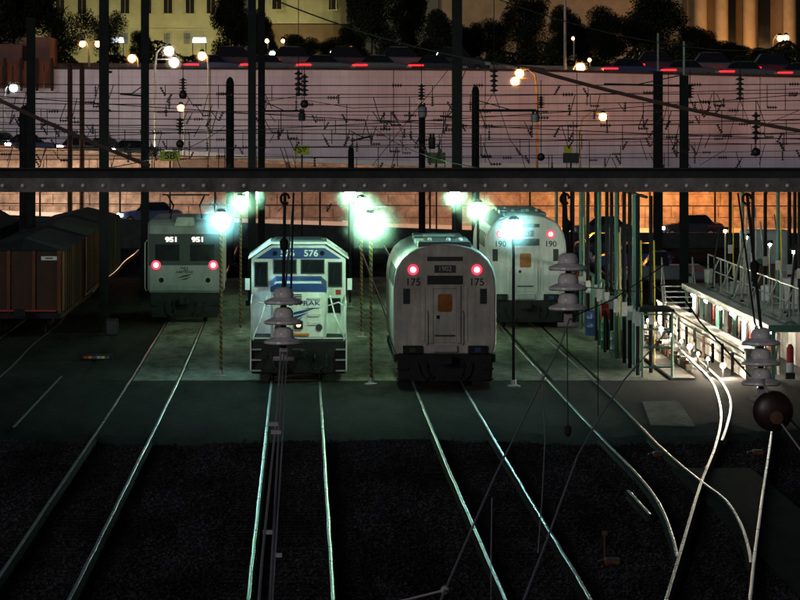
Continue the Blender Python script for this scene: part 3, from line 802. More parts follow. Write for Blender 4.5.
for z in (1.7,1.95,2.2,2.45):
    mb = MB(); mb.tube([(.3,.95,z),(.3,.88,z),(.66,.88,z),(.66,.95,z)], .016, 6); mb.obj('grab_rung', M_whitepaint, nose)
for i in range(3):
    mb = MB(); mb.bx(-.3+i*.02,.1,.93,.945,2.4+i*.06,2.43+i*.06); mb.obj('vent_slot', M_grille, nose)
# cab
CY = 2.75
cab = [(-1.44,1.26),(1.44,1.26),(1.44,3.56),(.82,3.97),(-.82,3.97),(-1.44,3.56)]
mb = MB(); mb.prism(cab, CY, 6.2); cabo = mb.obj('cab', M_white, t)
mb = MB(); mb.prism([(-1.30,3.55),(1.30,3.55),(.80,3.88),(-.80,3.88)], CY-.02, CY+.01); mb.obj('blue_band', M_blue, cabo)
mb = MB(); mb.prism([(-1.53,3.54),(-.85,4.0),(.85,4.0),(1.53,3.54),(1.53,3.60),(.87,4.07),(-.87,4.07),(-1.53,3.60)], CY-.18, 6.3); mb.obj('roof', M_whitepaint, cabo)
mb = MB(); mb.prism([(-.8,4.072),(.8,4.072),(.7,4.12),(-.7,4.12)], CY, 6.0); mb.obj('roof_panel', M_roof, cabo)
def cabwin(x0,x1,z0,z1, m=M_glass):
    f = MB(); w = .035
    f.bx(x0-w,x0,CY-.035,CY+.01,z0-w,z1+w); f.bx(x1,x1+w,CY-.035,CY+.01,z0-w,z1+w); f.bx(x0,x1,CY-.035,CY+.01,z1,z1+w); f.bx(x0,x1,CY-.035,CY+.01,z0-w,z0)
    o = f.obj('window', M_grille, cabo); p = MB(); p.bx(x0,x1,CY-.012,CY+.02,z0,z1); p.obj('pane', m, o)
    q = MB(); q.tube([((x0+x1)/2,CY-.05,z1+.02),((x0*.7+x1*.3),CY-.05,z0+.12)], .012, 5); q.obj('wiper', M_dark, o)
cabwin(-1.32,-.97,2.72,3.42); cabwin(-.74,-.09,3.12,3.50); cabwin(.10,.76,3.12,3.50); cabwin(.93,1.30,2.72,3.42)
mb = MB(); mb.bx(.9,1.28,CY-.03,CY+.01,1.9,2.35); mb.obj('side_door_glass', M_glass, cabo)
mb = MB(); mb.bx(1.13,1.3,CY-.015,CY+.01,2.45,2.6); mb.obj('warning_plate', M_red_paint, cabo)
for s in (-1,1):
    text('numeral', '576', .27, M_whitepaint, cabo, (s*.36+.02,CY-.04,3.71), .006, .006, 1.1)
    mb = MB(); mb.lathe([(.075,-.02),(.07,.02)], (s*.72,CY-.03,3.72), 12, 'y'); mb.obj('roof_lamp', M_glass, cabo)
    mb = MB(); mb.bx(s*1.56-.07, s*1.56+.07, CY-.1,CY-.02,2.6,2.95); mb.obj('mirror', M_whitepaint, cabo)
    # handrails at the front steps
    for (pts, nm) in (([(s*1.36,-.08,.55),(s*1.36,-.08,2.25),(s*1.2,.0,2.35),(s*.9,.1,2.25)], 'handrail'),
                      ([(s*1.42,.2,1.25),(s*1.42,.2,2.3),(s*1.42,2.6,2.45)], 'handrail'),
                      ([(s*.75,-.06,1.25),(s*.75,-.06,2.2),(s*.15,-.06,2.2)], 'handrail'),
                      ([(s*1.36,-.08,1.3),(s*1.1,.4,1.9),(s*.95,.9,2.5)], 'handrail')):
        mb = MB(); mb.tube(pts, .022, 6); mb.obj(nm, M_whitepaint, t)
    mb = MB(); mb.bx(s*1.28-.17, s*1.28+.17, -.3,-.145,.3,.34); mb.bx(s*1.28-.17, s*1.28+.17, -.28,-.145,.62,.66); mb.bx(s*1.28-.17, s*1.28+.17, -.26,-.145,.93,.97); mb.obj('step', M_galv, t)
    mb = MB(); mb.bx(s*1.43-.02, s*1.43+.02, -.3,-.14,.3,1.25); mb.obj('step_side', M_whitepaint, t)
    hose(t, s*.5, -.15, .8); hose(t, s*.85, -.15, .82)
mb = MB(); mb.bx(-.95,.95,6.2,17.2,1.26,3.5); mb.obj('long_hood', M_white, t, bevel=.06)
mb = MB(); mb.lathe([(.5,3.5),(.55,3.75),(.4,3.78)], (0,12,0), 16); mb.obj('roof_fan', M_roof, t)
coupler(t, -.3); bogie(t, 2.6); bogie(t, 13)
mb = MB(); mb.bx(-1.2,1.2,6.4,11,.4,1.0); mb.obj('fuel_tank', M_dark, t, bevel=.05)

# ---- electric locomotive with lit 951 number boxes
AY = 158.6
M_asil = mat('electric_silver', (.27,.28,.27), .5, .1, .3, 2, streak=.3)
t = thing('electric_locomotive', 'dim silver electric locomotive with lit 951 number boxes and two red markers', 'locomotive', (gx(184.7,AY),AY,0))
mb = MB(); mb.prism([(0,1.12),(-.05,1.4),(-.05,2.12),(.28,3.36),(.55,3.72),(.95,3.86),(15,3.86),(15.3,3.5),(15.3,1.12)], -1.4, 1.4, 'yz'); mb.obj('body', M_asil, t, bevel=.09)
def slope(z): return -.05 + (z-2.12)*(.33/1.24)
def spanel(name, x0,x1,z0,z1,m,parent,pr=.02):
    mb = MB(); mb.loft([[(x,slope(z0)-pr,z0),(x,slope(z0)+.03,z0),(x,slope(z1)+.03,z1),(x,slope(z1)-pr,z1)] for x in (x0,x1)]); return mb.obj(name, m, parent)
spanel('dark_band', -1.36,1.36,2.16,3.34,M_grille,t)
spanel('windscreen', -1.12,-.2,2.32,2.95,M_glass,t,.035); spanel('windscreen', .2,1.12,2.32,2.95,M_glass,t,.035)
for s in (-1,1):
    nb = spanel('number_box', s*.5-.24, s*.5+.24, 2.98,3.24,M_black,t,.04)
    n_ = text('numeral', '951', .28, E_num, nb, (s*.5, slope(3.11)-.055, 3.11), .004, .012, 1.15)
    mb = MB(); mb.lathe([(.13,-.1),(.14,0)], (s*1.08,-.05,2.17), 14, 'y'); m = mb.obj('marker_light', M_dark, t)
    mb = MB(); mb.ball((s*1.08,-.17,2.17), .095, 12, 8, (1,.5,1)); mb.obj('lens', E_red, m, smooth=True)
    mb = MB(); mb.lathe([(.18,-.09),(.17,-.105),(.1,-.11)], (s*1.08,-.05,2.17), 18, 'y'); mb.obj('halo_ring', E_redw, m, smooth=True)
    mb = MB(); mb.lathe([(.14,-.06),(.11,-.065),(.11,.0)], (s*.88,-.06,1.6), 16, 'y'); m = mb.obj('headlamp', M_galv, t, smooth=True)
    mb = MB(); mb.lathe([(.1,-.075),(.09,-.06)], (s*.88,-.06,1.6), 16, 'y'); mb.obj('lens', M_glass, m)
    mb = MB(); mb.lathe([(.06,-.06),(.06,.02)], (s*1.03,-.05,.88), 12, 'y'); mb.obj('ditch_lamp', M_whitepaint, t)
    mb = MB(); mb.tube([(s*1.45,-.05,1.2),(s*1.5,-.12,1.3),(s*1.5,.1,3.0),(s*1.42,.2,3.1)], .02, 6); mb.obj('handrail', M_galv, t)
    hose(t, s*.45, -.12, .8); hose(t, s*.75, -.12, .75)
    for z in (.35,.65): 
        mb = MB(); mb.bx(s*1.2-.15,s*1.2+.15,-.28,-.1,z,z+.04); mb.obj('step', M_dark, t)
text('numeral', '951', .2, M_black, t, (0,-.056,2.0), .003, .006)
for pts in ([(-.3,1.66),(-.05,1.78),(.34,1.84),(.1,1.74)], [(-.22,1.6),(.05,1.68),(.24,1.72),(.05,1.62)]):
    mb = MB(); mb.prism(pts, -.058, -.04); mb.obj('arrow_logo', M_black, t)
text('lettering', 'AMTRAK', .13, M_black, t, (0,-.056,1.9), .002, .003, 1.3)
mb = MB(); mb.prism([(-.42,3.62),(.42,3.62),(.3,3.98),(-.3,3.98)], .3, 1.3); mb.obj('headlight_housing', M_galv, t, bevel=.03)
mb = MB(); mb.bx(-1.3,1.3,-.12,.4,.55,1.1); mb.obj('end_sill', M_dark, t, bevel=.03)
mb = MB(); mb.prism([(-1.25,.2),(1.25,.2),(1.3,.6),(-1.3,.6)], -.2,-.1); mb.obj('pilot', M_dark, t, bevel=.02)
mb = MB(); mb.tube([(-.6,3,3.9),(-.5,4.2,4.35),(-.7,3.1,4.75)], .035, 6); mb.tube([(.6,3,3.9),(.5,4.2,4.35),(.7,3.1,4.75)], .035, 6); mb.tube([(-.9,3.1,4.77),(.9,3.1,4.77)], .03, 6)
mb.obj('pantograph', M_dark, t)
coupler(t); bogie(t, 2); bogie(t, 11); t.scale = (1,.62,1)

# ---- wagons on the left siding
def wagon(X, Y0, L, cols, label, sign=False, eave=3.02, ridge=3.4):
    t = thing('box_wagon', label, 'wagon', (X, Y0, 0), 0, 'rust-coloured wagons on the left siding')
    hw = 1.45
    mb = MB(); mb.bx(-hw+.06,hw-.06,.06,L-.06,.8,eave); mb.obj('body', cols[0], t)
    n = int(L/1.3)
    for i in range(n):
        y0 = L*i/n; y1 = L*(i+1)/n
        for s in (-1,1):
            mb = MB(); mb.bx(s*hw-.03, s*hw+.03, y0+.06, y1-.1, .84, eave-.05); mb.obj('side_panel', cols[(i*3+1) % len(cols)], t)
            mb = MB(); mb.bx(s*(hw+.03)-.05, s*(hw+.03)+.05, y1-.09, y1+.05, .75, eave); mb.obj('side_stake', cols[(i+1) % len(cols)], t)
    for i in range(4):
        x = -hw + .1 + i*(2*hw-.2)/3
        mb = MB(); mb.bx(x-.06,x+.06,-.06,.06,.75,eave); mb.obj('end_stake', M_orange, t)
    for i in range(3):
        x0 = -hw+.2+i*(2*hw-.2)/3
        mb = MB(); mb.bx(x0, x0+.8, -.01,.055,.85,eave-.1); mb.obj('end_panel', M_brown, t)
    mb = MB(); mb.loft([[(-hw-.1,-.06,eave),(0,-.06,eave+.02),(hw+.1,-.06,eave),(0,.1,eave+.05)],
                        [(-hw-.1,1.8,eave),(0,1.8,eave+.02),(hw+.1,1.8,eave),(0,1.8,ridge)],
                        [(-hw-.1,L,eave),(0,L,eave+.02),(hw+.1,L,eave),(0,L,ridge)]]); mb.obj('roof', M_wagroof, t)
    mb = MB(); mb.bx(-hw,hw,-.15,L+.1,.6,.8); mb.obj('frame', M_dark, t)
    if sign:
        mb = MB(); mb.bx(.72,1.28,-.09,-.062,2.68,2.82); p = mb.obj('sign_plate', M_whitepaint, t)
        mb = MB(); mb.bx(.86,1.14,-.094,-.0905,2.73,2.77); mb.obj('plate_lettering', M_grille, p)
        mb = MB(); mb.bx(-1.6,1.25,-.2,-.12,.85,.91); mb.obj('red_bar', M_red_paint, t)
    for y in (1.3, L-1.3):
        wheelset(t, y, .46, .72)
        mb = MB(); mb.bx(-1.05,-.9,y-.9,y+.9,.35,.7); mb.bx(.9,1.05,y-.9,y+.9,.35,.7); mb.obj('bogie_frame', M_dark, t, bevel=.02)
    coupler(t, -.3, .82)
wagon(-10.03,150,14.6,[M_brown,M_orange,M_brown,M_brown],'rust-brown wagon with a white plate on its end, nearest on the left siding', True)
wagon(-10.03,166,14.6,[M_orange,M_orange,M_brown],'rust-orange wagon behind the one with the white plate')
wagon(-10.03,182,14.6,[M_orange,M_teal,M_teal],'orange and teal wagon at the far end of the left siding')
wagon(-14.2,158,30,[M_brown,M_brown],'very dark wagon at the left edge behind the rust-brown one',False,3.0,3.9)

# ================================================================== yard lamp posts
def lamp_post(px, py, base_py, label, lens, striped, r=.25):
    Y = gY(base_py); X = gx(px, Y); zt = gz(py, Y)
    t = thing('lamp_post', label, 'lamp post', (X, Y, -.02), 0, 'yard floodlight posts')
    mb = MB(); mb.tube([(0,0,0),(0,0,zt-.1)], .045, 10); mb.obj('pole', M_haz if striped else M_pole, t)
    mb = MB(); mb.lathe([(.2,0),(.2,.04),(.09,.06),(.08,.2)], (0,0,0), 12); mb.obj('base_plate', M_galv, t)
    mb = MB(); mb.tube([(-.2,0.03,zt+.05),(-.19,.03,zt-.15),(0,.03,zt-.22),(.19,.03,zt-.15),(.2,.03,zt+.05)], .025, 6); mb.obj('yoke', M_dark, t)
    mb = MB(); mb.lathe([(.16,.0),(.17,.03),(.1,.1),(.03,.12)], (0,0,zt+.02+r), 16); mb.obj('housing', M_dark, t, smooth=True)
    mb = MB(); mb.ball((0,-.02,zt+.02), r, 16, 10, (1,.75,1)); mb.obj('lens', lens, t, smooth=True)
    halo_ball((0,-.02,zt+.02), r*3.6, 'flood', t)
lamp_post(221,221,376,'black and yellow lamp post with blue-white floodlight, front of the left row',E_flood_b,True,.27)
lamp_post(240.5,203,333,'yellow and black lamp post, second of the left row',E_flood,True)
lamp_post(252,195,305,'lamp post at the back of the left row',E_flood,False)
lamp_post(371,224,384,'lamp post with the brightest white floodlight, between locomotives 576 and 175',E_flood,True,.31)
lamp_post(361.5,205,337,'yellow and black lamp post, second of the middle row',E_flood,True)
lamp_post(350,196,307,'lamp post at the back of the middle row',E_flood,False)
lamp_post(513.5,229,386,'black lamp post with cyan floodlight in front of the fourth locomotive',E_flood_b,False,.27)
lamp_post(478,210,344,'lamp post second of the right row, behind locomotive 175',E_flood,False)
lamp_post(455,197,309,'lamp post at the back of the right row',E_flood,False)

# ================================================================== street lamps
def street_lamp(hx, hy, polex, base_z, Y, label, lens=None, r=.26, double=None, arm=True, polem=None, watt=None):
    X = gx(polex, Y); hX = gx(hx, Y) - X; hZ = gz(hy, Y) - base_z
    t = thing('street_lamp', label, 'street lamp', (X, Y, base_z), 0, 'street lamps')
    pm = polem or M_galv
    top = hZ + .2
    if abs(hX) > .3: pts = [(0,0,0),(0,0,top-1.2),(hX*.12,0,top-.3),(hX*.5,0,top+.08),(hX,0,top)]
    else: pts = [(0,0,0),(0,0,top)]
    mb = MB(); mb.tube(pts, .08, 8, .05); mb.obj('pole', pm, t, smooth=True)
    for i, (qx, qz) in enumerate([(hX,hZ)] + ([double] if double else [])):
        if i:
            qx = gx(qx, Y)-X; qz = gz(qz, Y)-base_z
            mb = MB(); mb.tube([(0,0,qz+.2),(qx,0,qz+.2)], .045, 6); mb.obj('arm', pm, t)
        mb = MB(); mb.lathe([(.04,.2),(.13,.15),(.16,.04),(.08,.02)], (qx,0,qz+r*.9), 12); h = mb.obj('lamp_head', M_dark, t, smooth=True)
        mb = MB(); mb.ball((qx,-.02,qz), r, 12, 8); mb.obj('lens', lens or E_sod, h, smooth=True)
        if r > .19:
            halo_ball((qx,-.02,qz), r*2.3, 'street', h)
UY = 283.0
uz = 9.8
def deck(px, Y=266.0): return top_low(gx(px,Y))-.56
street_lamp(82.5,44,89,uz,UY,'small twin-headed orange street lamp above the wall, far left',E_sod,.2,(98,44))
street_lamp(132,58.5,139,uz,UY,'orange street lamp left of the bright white pair')
street_lamp(169,51,155,deck(155),266,'brightest white street lamp above the wall, left',E_hal,.3,(174,62.5))
street_lamp(202,56,208.5,deck(208),266,'orange street lamp on a curved pole right of the white pair')
street_lamp(181,108,184,deck(184),266,'orange street lamp low in front of the pale wall, left',E_sod,.22)
street_lamp(13.5,88,4,deck(4),266,'cool white street lamp at the left edge by the orange fence',E_cool,.26)
street_lamp(267,41,268,uz+.4,300,'tiny orange lamp between the pair of poles and the rounded bay',E_sod,.14)
street_lamp(272.5,54,274,uz,286,'small white lamp right of the pair of tall poles',E_cool,.2)
street_lamp(283,41,284,uz+.4,304,'tiny orange lamp below the rounded bay',E_sod,.13)
street_lamp(332,53,333,uz,286,'tiny white lamp in the hedge left of centre',E_cool,.13)
street_lamp(351,48,352,uz+.3,300,'faint orange lamp in the hedge near the centre',E_sod,.1)
street_lamp(439,55,440,uz,286,'small greenish white lamp left of the tall centre pole',E_cool,.17)
M_litpole = mat('pole_lamplit', (.5,.3,.12), .6, 0, .2, 3)  # orange lamplight painted into the pole colour
street_lamp(519.5,73.5,537,deck(537),266,'twin orange street lamp on a curved pole painted lamplit orange, right of centre',E_sod,.27,(515,81.5),polem=M_litpole)
street_lamp(580.5,67.5,572,uz,UY,'large orange street lamp just above the wall, right',E_sod,.3)
street_lamp(589.5,60,590,uz,292,'tiny orange lamp beside the large orange one, right',E_sod,.12)
street_lamp(573,38.5,574,uz+.3,302,'tiny orange lamp high beside the pale mast',E_sod,.11)
street_lamp(603,117,580,deck(580),266,'orange street lamp on a hooked pole low before the wall, right',E_sod,.25)
street_lamp(780,38.5,772,uz+.3,300,'twin orange lamp at the top right below the columns',E_sod,.2,(786,38))
# lamps added to light the lower wall, heads unseen behind the near beam
for i, (px, lens, r) in enumerate(((-40,E_sodl,.25),(40,E_sodl,.25),(120,E_sodl,.22),(215,E_sodp,.22),(320,E_sodp,.26),(430,E_sodp,.26),(530,E_sodw,.2),(595,E_sodw,.3),(650,E_sodw,.34),(715,E_sodw,.30),(790,E_sodw,.2),(850,E_sodp,.3))):
    X = gx(px, 253.5)
    t = thing('added_road_lamp', 'added unseen lamp post lighting the lower wall, number %s from the left' % ('one','two','three','four','five','six','seven','eight','nine','ten','eleven','twelve')[i], 'street lamp', (X,253.5,z_road(X)-.01), 0, 'added lamps of the lower road')
    zl = gz(180,253.5) - z_road(X)
    mb = MB(); mb.tube([(0,0,0),(0,0,zl)], .06, 8); mb.obj('pole', M_pole, t)
    mb = MB(); mb.lathe([(.1,.36),(.3,.3),(.34,.26),(.1,.25)], (0,0,zl), 12); h = mb.obj('lamp_head', M_dark, t)
    mb = MB(); mb.ball((0,0,zl), r, 12, 8); mb.obj('lens', lens, h, smooth=True)
# pale mast
t = thing('mast', 'tall thin pale mast rising above the wall right of centre', 'mast', (gx(565,283),283,uz))
mb = MB(); mb.tube([(0,0,0),(0,0,9.5)], .11, 8, .07); mb.obj('pole', M_galv, t)
mb = MB(); mb.bx(-.25,.25,-.25,.25,-.0,.3); mb.obj('base', M_galv, t)

# ================================================================== cars on the roads
def make_car(paint, lights, label, group, facing, pos, pickup=False):
    t = thing('car', label, 'car', pos, 0 if facing > 0 else math.pi, group)
    b = [(-2.2,.35),(2.15,.35),(2.25,.6),(2.1,.85),(1.1,.98),(-1.95,1.02),(-2.25,.9)]
    mb = MB(); mb.prism(b, -.88, .88); mb.obj('body', paint, t, bevel=.06)
    c = [(-1.6,1.0),(.95,.98),(.35,1.43),(-1.1,1.45)] if not pickup else [(-.3,1.0),(1.0,.98),(.5,1.6),(-.2,1.62)]
    mb = MB(); mb.loft([[(x, s*(.85 if z < 1.2 else .68), z) for x, z in c] for s in (-1,1)]); cb = mb.obj('cabin', M_glass, t)
    mb = MB(); mb.prism([(c[3][0]+.05,c[3][1]-.01),(c[2][0]-.05,c[2][1]-.01),(c[2][0]-.1,c[2][1]+.03),(c[3][0]+.1,c[3][1]+.03)], -.66, .66); mb.obj('roof', paint, cb)
    for x in (-1.35,1.35):
        for s in (-1,1):
            mb = MB(); mb.lathe([(.32,-.1),(.33,-.06),(.33,.06),(.32,.1)], (x, s*.82, .33), 14, 'y'); w = mb.obj('wheel', M_tyre, t)
            mb = MB(); mb.lathe([(.19,-.105),(.19,.105)], (x, s*.82, .33), 10, 'y'); mb.obj('rim', M_galv, w)
    for s in (-1,1):
        mb = MB(); mb.bx(1.88,2.27, s*.74-.17, s*.74+.17, .62,.76); mb.obj('headlight', E_head if lights == 'head' else M_galv, t)
        mb = MB(); mb.bx(-2.285,-1.15, s*.80-.12, s*.80+.12, .775,.84); mb.obj('tail_light', E_tail if lights == 'tail' else M_red_paint, t)
    t.scale = (.86,1,1)
    return t
PAINT = [M_cgrey,M_cdark,M_cgrey,M_cblue,M_cgrey]
ordn = ('first','second','third','fourth','fifth','sixth','seventh','eighth','ninth','tenth')
def row(lights, group, xs_px, Y, fz, facing, what):
    for i, px in enumerate(xs_px):
        X = gx(px, Y)
        make_car(PAINT[(i*2+int(Y)) % 5], lights, '%s, %s from the left' % (what, ordn[i]), group, facing, (X, Y, fz(X)))
UR = lambda X: top_up(X)-.448
row('tail','cars with red tail lamps on the upper road',[214+56*k for k in range(5)],278.3,UR,1,'red tail-lamp car in the queue above the centre wall')
row('tail','cars with red tail lamps on the upper road',[632+58*k for k in range(4)],278.3,UR,1,'red tail-lamp car in the queue above the right wall')
UV = lambda X: top_up(X)-.448
def vans(xs_px, what):
    for i, px in enumerate(xs_px):
        X = gx(px, 282.6)
        v = make_car((M_cdark,M_cgrey)[i % 2], 'tail', '%s, %s from the left' % (what, ordn[i]), 'cars with red tail lamps on the upper road', 1, (X, 282.6, UV(X)))
        v.scale = (.95,1,1.42)
vans([238,296,350,404,458],'tall van with red tail lamps, far lane above the centre wall')
vans([660,716,776],'tall van with red tail lamps, far lane above the right wall')
RR = lambda X: top_low(X)-.548
row('head','cars with headlamps on the ramp',[-20,32,84,136],261.2,RR,1,'headlamp car on the ramp, near lane')
row('head','cars with headlamps on the ramp',[5,110],264.6,RR,1,'headlamp car on the ramp, far lane')
LR = lambda X: z_road(X)+.002
PAINT = [M_cdark,M_cgrey,M_cdark,M_cblue,M_cdark]
row('head','cars with headlamps on the lower road',[150,690],253.0,LR,-1,'headlamp car on the lower road, near lane')
row('head','cars with headlamps on the lower road',[600],249.8,LR,-1,'headlamp car on the lower road, far lane')
# parked vehicles in the dark right middle ground
make_car(M_cblue,'none','dark blue car parked beyond the pale screen on the right','parked vehicles in the yard',-1,(gx(632,205),205,-.055))
make_car(M_cgrey,'none','grey pickup parked beyond the steps on the right','parked vehicles in the yard',-1,(gx(662,190),190,-.055),True)
make_car(M_cdark,'none','dark car parked at the end of the dim yard, right','parked vehicles in the yard',1,(gx(610,225),225,-.198))

# ================================================================== tall dark poles
def pole(px, w, ytop, Y, label, kind='h', thin=None):
    X = gx(px, Y); r = w/2*Y/F; zt = gz(ytop, Y)
    t = thing('catenary_pole', label, 'pole', (X, Y, -.06 if Y < 200 else -.2), 0, 'tall dark catenary poles')
    if kind == 'h':
        mb = MB(); mb.bx(-r,r,-r,-r+.04,0,zt); mb.bx(-r,r,r-.04,r,0,zt); mb.bx(-.03,.03,-r+.041,r-.041,0,zt); mb.obj('shaft', M_pole, t)
        z = 1.0
        while z < zt:
            mb = MB(); mb.bx(-r*.9,r*.9,-r-.012,-r-.001,z,z+.1); mb.obj('batten_plate', M_pole, t); z += 1.6
    else:
        mb = MB(); mb.lathe([(r*1.05,0),(r,zt-.3),(r*.7,zt-.1),(r*.2,zt)], (0,0,0), 12); mb.obj('shaft', M_pole, t, smooth=True)
    mb = MB(); mb.bx(-r*1.6,r*1.6,-r*1.6,r*1.6,0,.25); mb.obj('footing', M_asphalt, t)
    if thin:
        mb = MB(); mb.tube([(0,0,zt),(0,0,gz(thin,Y))], .05, 6); mb.obj('finial', M_galv, t)
    return t
pole(31,8.5,16,172,'dark pole at the far left edge rising above the hut')
pole(24.5,10,101,205,'short thick pole beside the far left pole','r')
pole(104,9.5,-60,153,'full-height dark pole right of the rust-brown wagon')
pole(145,8,-60,185,'full-height dark pole left of the electric locomotive')
pole(230,8,73,215,'round-topped dark pole right of the electric locomotive','r')
pole(252,8,-60,172,'left one of the pair of full-height poles near locomotive 576')
pole(261.5,7,-60,205,'right one of the pair of full-height poles near locomotive 576')
pole(351,6,141,215,'short dark pole behind the middle lamp row','r')
pole(422,6.5,104,220,'slim dark pole carrying grey transformer boxes','r')
pole(457,10,-60,182,'thickest full-height dark pole behind locomotive 175')
pole(475.5,7.5,81,205,'round-topped dark pole right of the thickest pole','r')
pole(658,9,70,196,'dark pole with a thin top, left one of the right-hand two','h',32)
pole(684,8.5,74,184,'dark pole with a thin top, right one of the right-hand two','h',40)
pole(70,5,60,250,'slim reddish pole in front of the wall left','r')
pole(82,5,60,252,'orange-lit slim pole in front of the wall left','r')
for o in [k for k in bpy.data.objects if k.parent and k.parent.get('label','').endswith('pole in front of the wall left')]:
    if o.name.startswith('shaft'): o.data.materials[0] = M_brown

# ================================================================== overhead wires with droppers and insulators
def ins_mesh(n, rr, pitch, m, mt):
    prof = [(rr*.25,0)]
    for i in range(n):
        z = i*pitch; prof += [(rr*.3,z+.01),(rr,z+pitch*.25),(rr*.95,z+pitch*.4),(rr*.35,z+pitch*.6)]
    prof.append((rr*.25,n*pitch)); mb = MB(); mb.lathe(prof, (0,0,0), m); return mb.mesh('insulator', mt, smooth=True)
INS_H = ins_mesh(4, .095, .12, 10, M_porc_dark)
INS_V = ins_mesh(5, .2, .24, 12, M_porc_dark)
rw = random.Random(31)
def span(y0, y1, Y, sag, label, r=.022, nd=6, ni=4, x0=-30, x1=830, hang=(8,26)):
    t = thing('overhead_wire', label, 'overhead wire', (0,0,0), 0, 'overhead wires before the pale wall')
    pts = []
    for i in range(25):
        u = i/24; px = x0+(x1-x0)*u; py = y0+(y1-y0)*u + sag*4*u*(1-u); pts.append(at(px, py, Y))
    mb = MB(); mb.tube(pts, r, 5); mb.obj('wire', M_wire, t)
    for _ in range(nd):
        u = rw.uniform(.04,.97); px = x0+(x1-x0)*u; py = y0+(y1-y0)*u + sag*4*u*(1-u); L = rw.uniform(*hang)
        p = at(px,py,Y); q = at(px+rw.choice((0,0,0,-6,7)), py+L, Y)
        mb = MB(); mb.tube([p,q], .018, 4); d = mb.obj('dropper', M_wire, t)
        if rw.random() < .75:
            k = link('insulator', INS_H, d, q); k.scale = (.8,.8,1); k.rotation_euler = (rw.uniform(-.2,.2), rw.choice((0,.5,-.5,1.57)), 0)
    for _ in range(ni):
        u = rw.uniform(.03,.97); px = x0+(x1-x0)*u; py = y0+(y1-y0)*u + sag*4*u*(1-u)
        k = link('insulator', INS_H, t, at(px,py,Y)); k.rotation_euler = (0, 1.57, 0)
SP = [(84,84,196,1.5,'topmost thin wire across the pale wall'),(92,93,214,2,'second thin wire down across the pale wall'),(103,100,200,3,'third wire down across the pale wall'),
 (111,110,188,1,'fourth wire down, level with the low right street lamp'),(117,120,214,2,'fifth wire down across the pale wall'),(124,123,200,2.5,'sixth wire down across the pale wall'),
 (131,134,190,1.5,'seventh wire down across the pale wall'),(138,138,220,2,'eighth wire down across the pale wall'),(147,143,202,2,'ninth wire down across the pale wall'),(154,157,210,2,'lowest wire just above the near beam')]
for i, (y0,y1,Y,sg,lab) in enumerate(SP): span(y0,y1,Y,sg,lab, nd=15, ni=4)
for i_, (y0_,y1_,Y_,sg_,lab_) in enumerate(((98,88,178,4,'sagging wire rising slightly to the right, upper part of the wall'),(107,114,226,5,'sagging wire falling slightly to the right, upper part of the wall'),(128,118,182,6,'deep-sagging wire rising to the right, middle of the wall'),(121,145,232,3,'wire slanting down to the right, middle of the wall'),(151,131,180,4,'wire slanting up to the right, low on the wall'),(160,150,228,2,'wire slanting up to the right just above the beam'))):
    span(y0_,y1_,Y_,sg_,lab_, r=.016, nd=11, ni=3)
span(203,206,206,1,'wire seen just below the near beam across the orange wall', nd=3, ni=1, hang=(4,9))
span(94,140,198,5,'slanting wire descending from left to right across the wall', nd=3, ni=2)
span(140,92,222,6,'slanting wire rising from left to right across the wall', nd=3, ni=2)
# heavy black insulator strings with counterweights
def string(px, y0, y1, Y, label, ball=None, wire_to=None):
    t = thing('insulator_string', label, 'insulator', at(px,y1,Y), 0, 'dark insulator strings before the wall')
    L = (y1-y0)*Y/F
    k = link('insulator', INS_V, t); k.scale = (1,1,L/1.2)
    if wire_to is not None:
        mb = MB(); mb.tube([(0,0,L),(0,0,L+(y0-wire_to)*Y/F)], .02, 5); mb.obj('hanger', M_wire, t)
    if ball:
        zb = -(ball-y1)*Y/F
        mb = MB(); mb.tube([(0,0,0),(0,0,zb)], .02, 5); mb.obj('drop_rod', M_wire, t)
        mb = MB(); mb.ball((0,0,zb), .2, 12, 8); mb.obj('weight', M_porc_dark, t, smooth=True)
string(298.5,70,96,198,'dark insulator string left of the pair above locomotive 576',None,-10)
string(304.5,74,96,200,'dark insulator string right of the pair above locomotive 576',104,66)
string(421.5,84,100,220,'dark insulator string above the transformer pole',108,60)
string(494,68,92,196,'fat dark insulator string right of the tall centre pole',None,-10)
string(740,76,100,192,'dark insulator string at the right above the wires',None,60)
string(183,78,92,200,'dark insulator string left with a round weight',95,66)
string(180,118,134,202,'slim dark string left with a low round weight',144,110)
string(541,96,108,210,'dark string on the twin orange lamp pole with a weight',157,80)
string(756,112,140,190,'dark hanging string at the right with a heavy round weight',152,100)
string(690,84,98,184,'dark insulator string on the right-hand pole',None,70)
def transformer(px, py, w, h, Y, label, m):
    t = thing('transformer', label, 'transformer', at(px,py,Y), 0, 'pole transformers')
    s = Y/F; mb = MB(); mb.lathe([(w*s*.4,-h*s/2),(w*s*.5,-h*s*.42),(w*s*.5,h*s*.42),(w*s*.35,h*s/2)], (0,0,0), 14); mb.obj('tank', m, t, smooth=True)
    for x in (-.2,.2): mb = MB(); mb.lathe([(.05,h*s/2-.02),(.07,h*s/2+.1),(.03,h*s/2+.2)], (x*w*s,0,0), 8); mb.obj('bushing', M_porc_dark, t)
    mb = MB(); mb.bx(-.06,.06,0,.3,-.1,.1); mb.obj('bracket', M_pole, t)
transformer(422.5,112,9,11,219.5,'grey can transformer on the slim pole',M_box)
transformer(302,117,7,8,199.5,'dark can on the pair of strings above locomotive 576',M_grille)
transformer(432,143,7,12,219.6,'tilted grey can above the green plate',M_grille)
transformer(535,118,9,8,211,'pale green can on the twin orange lamp pole',M_galv)
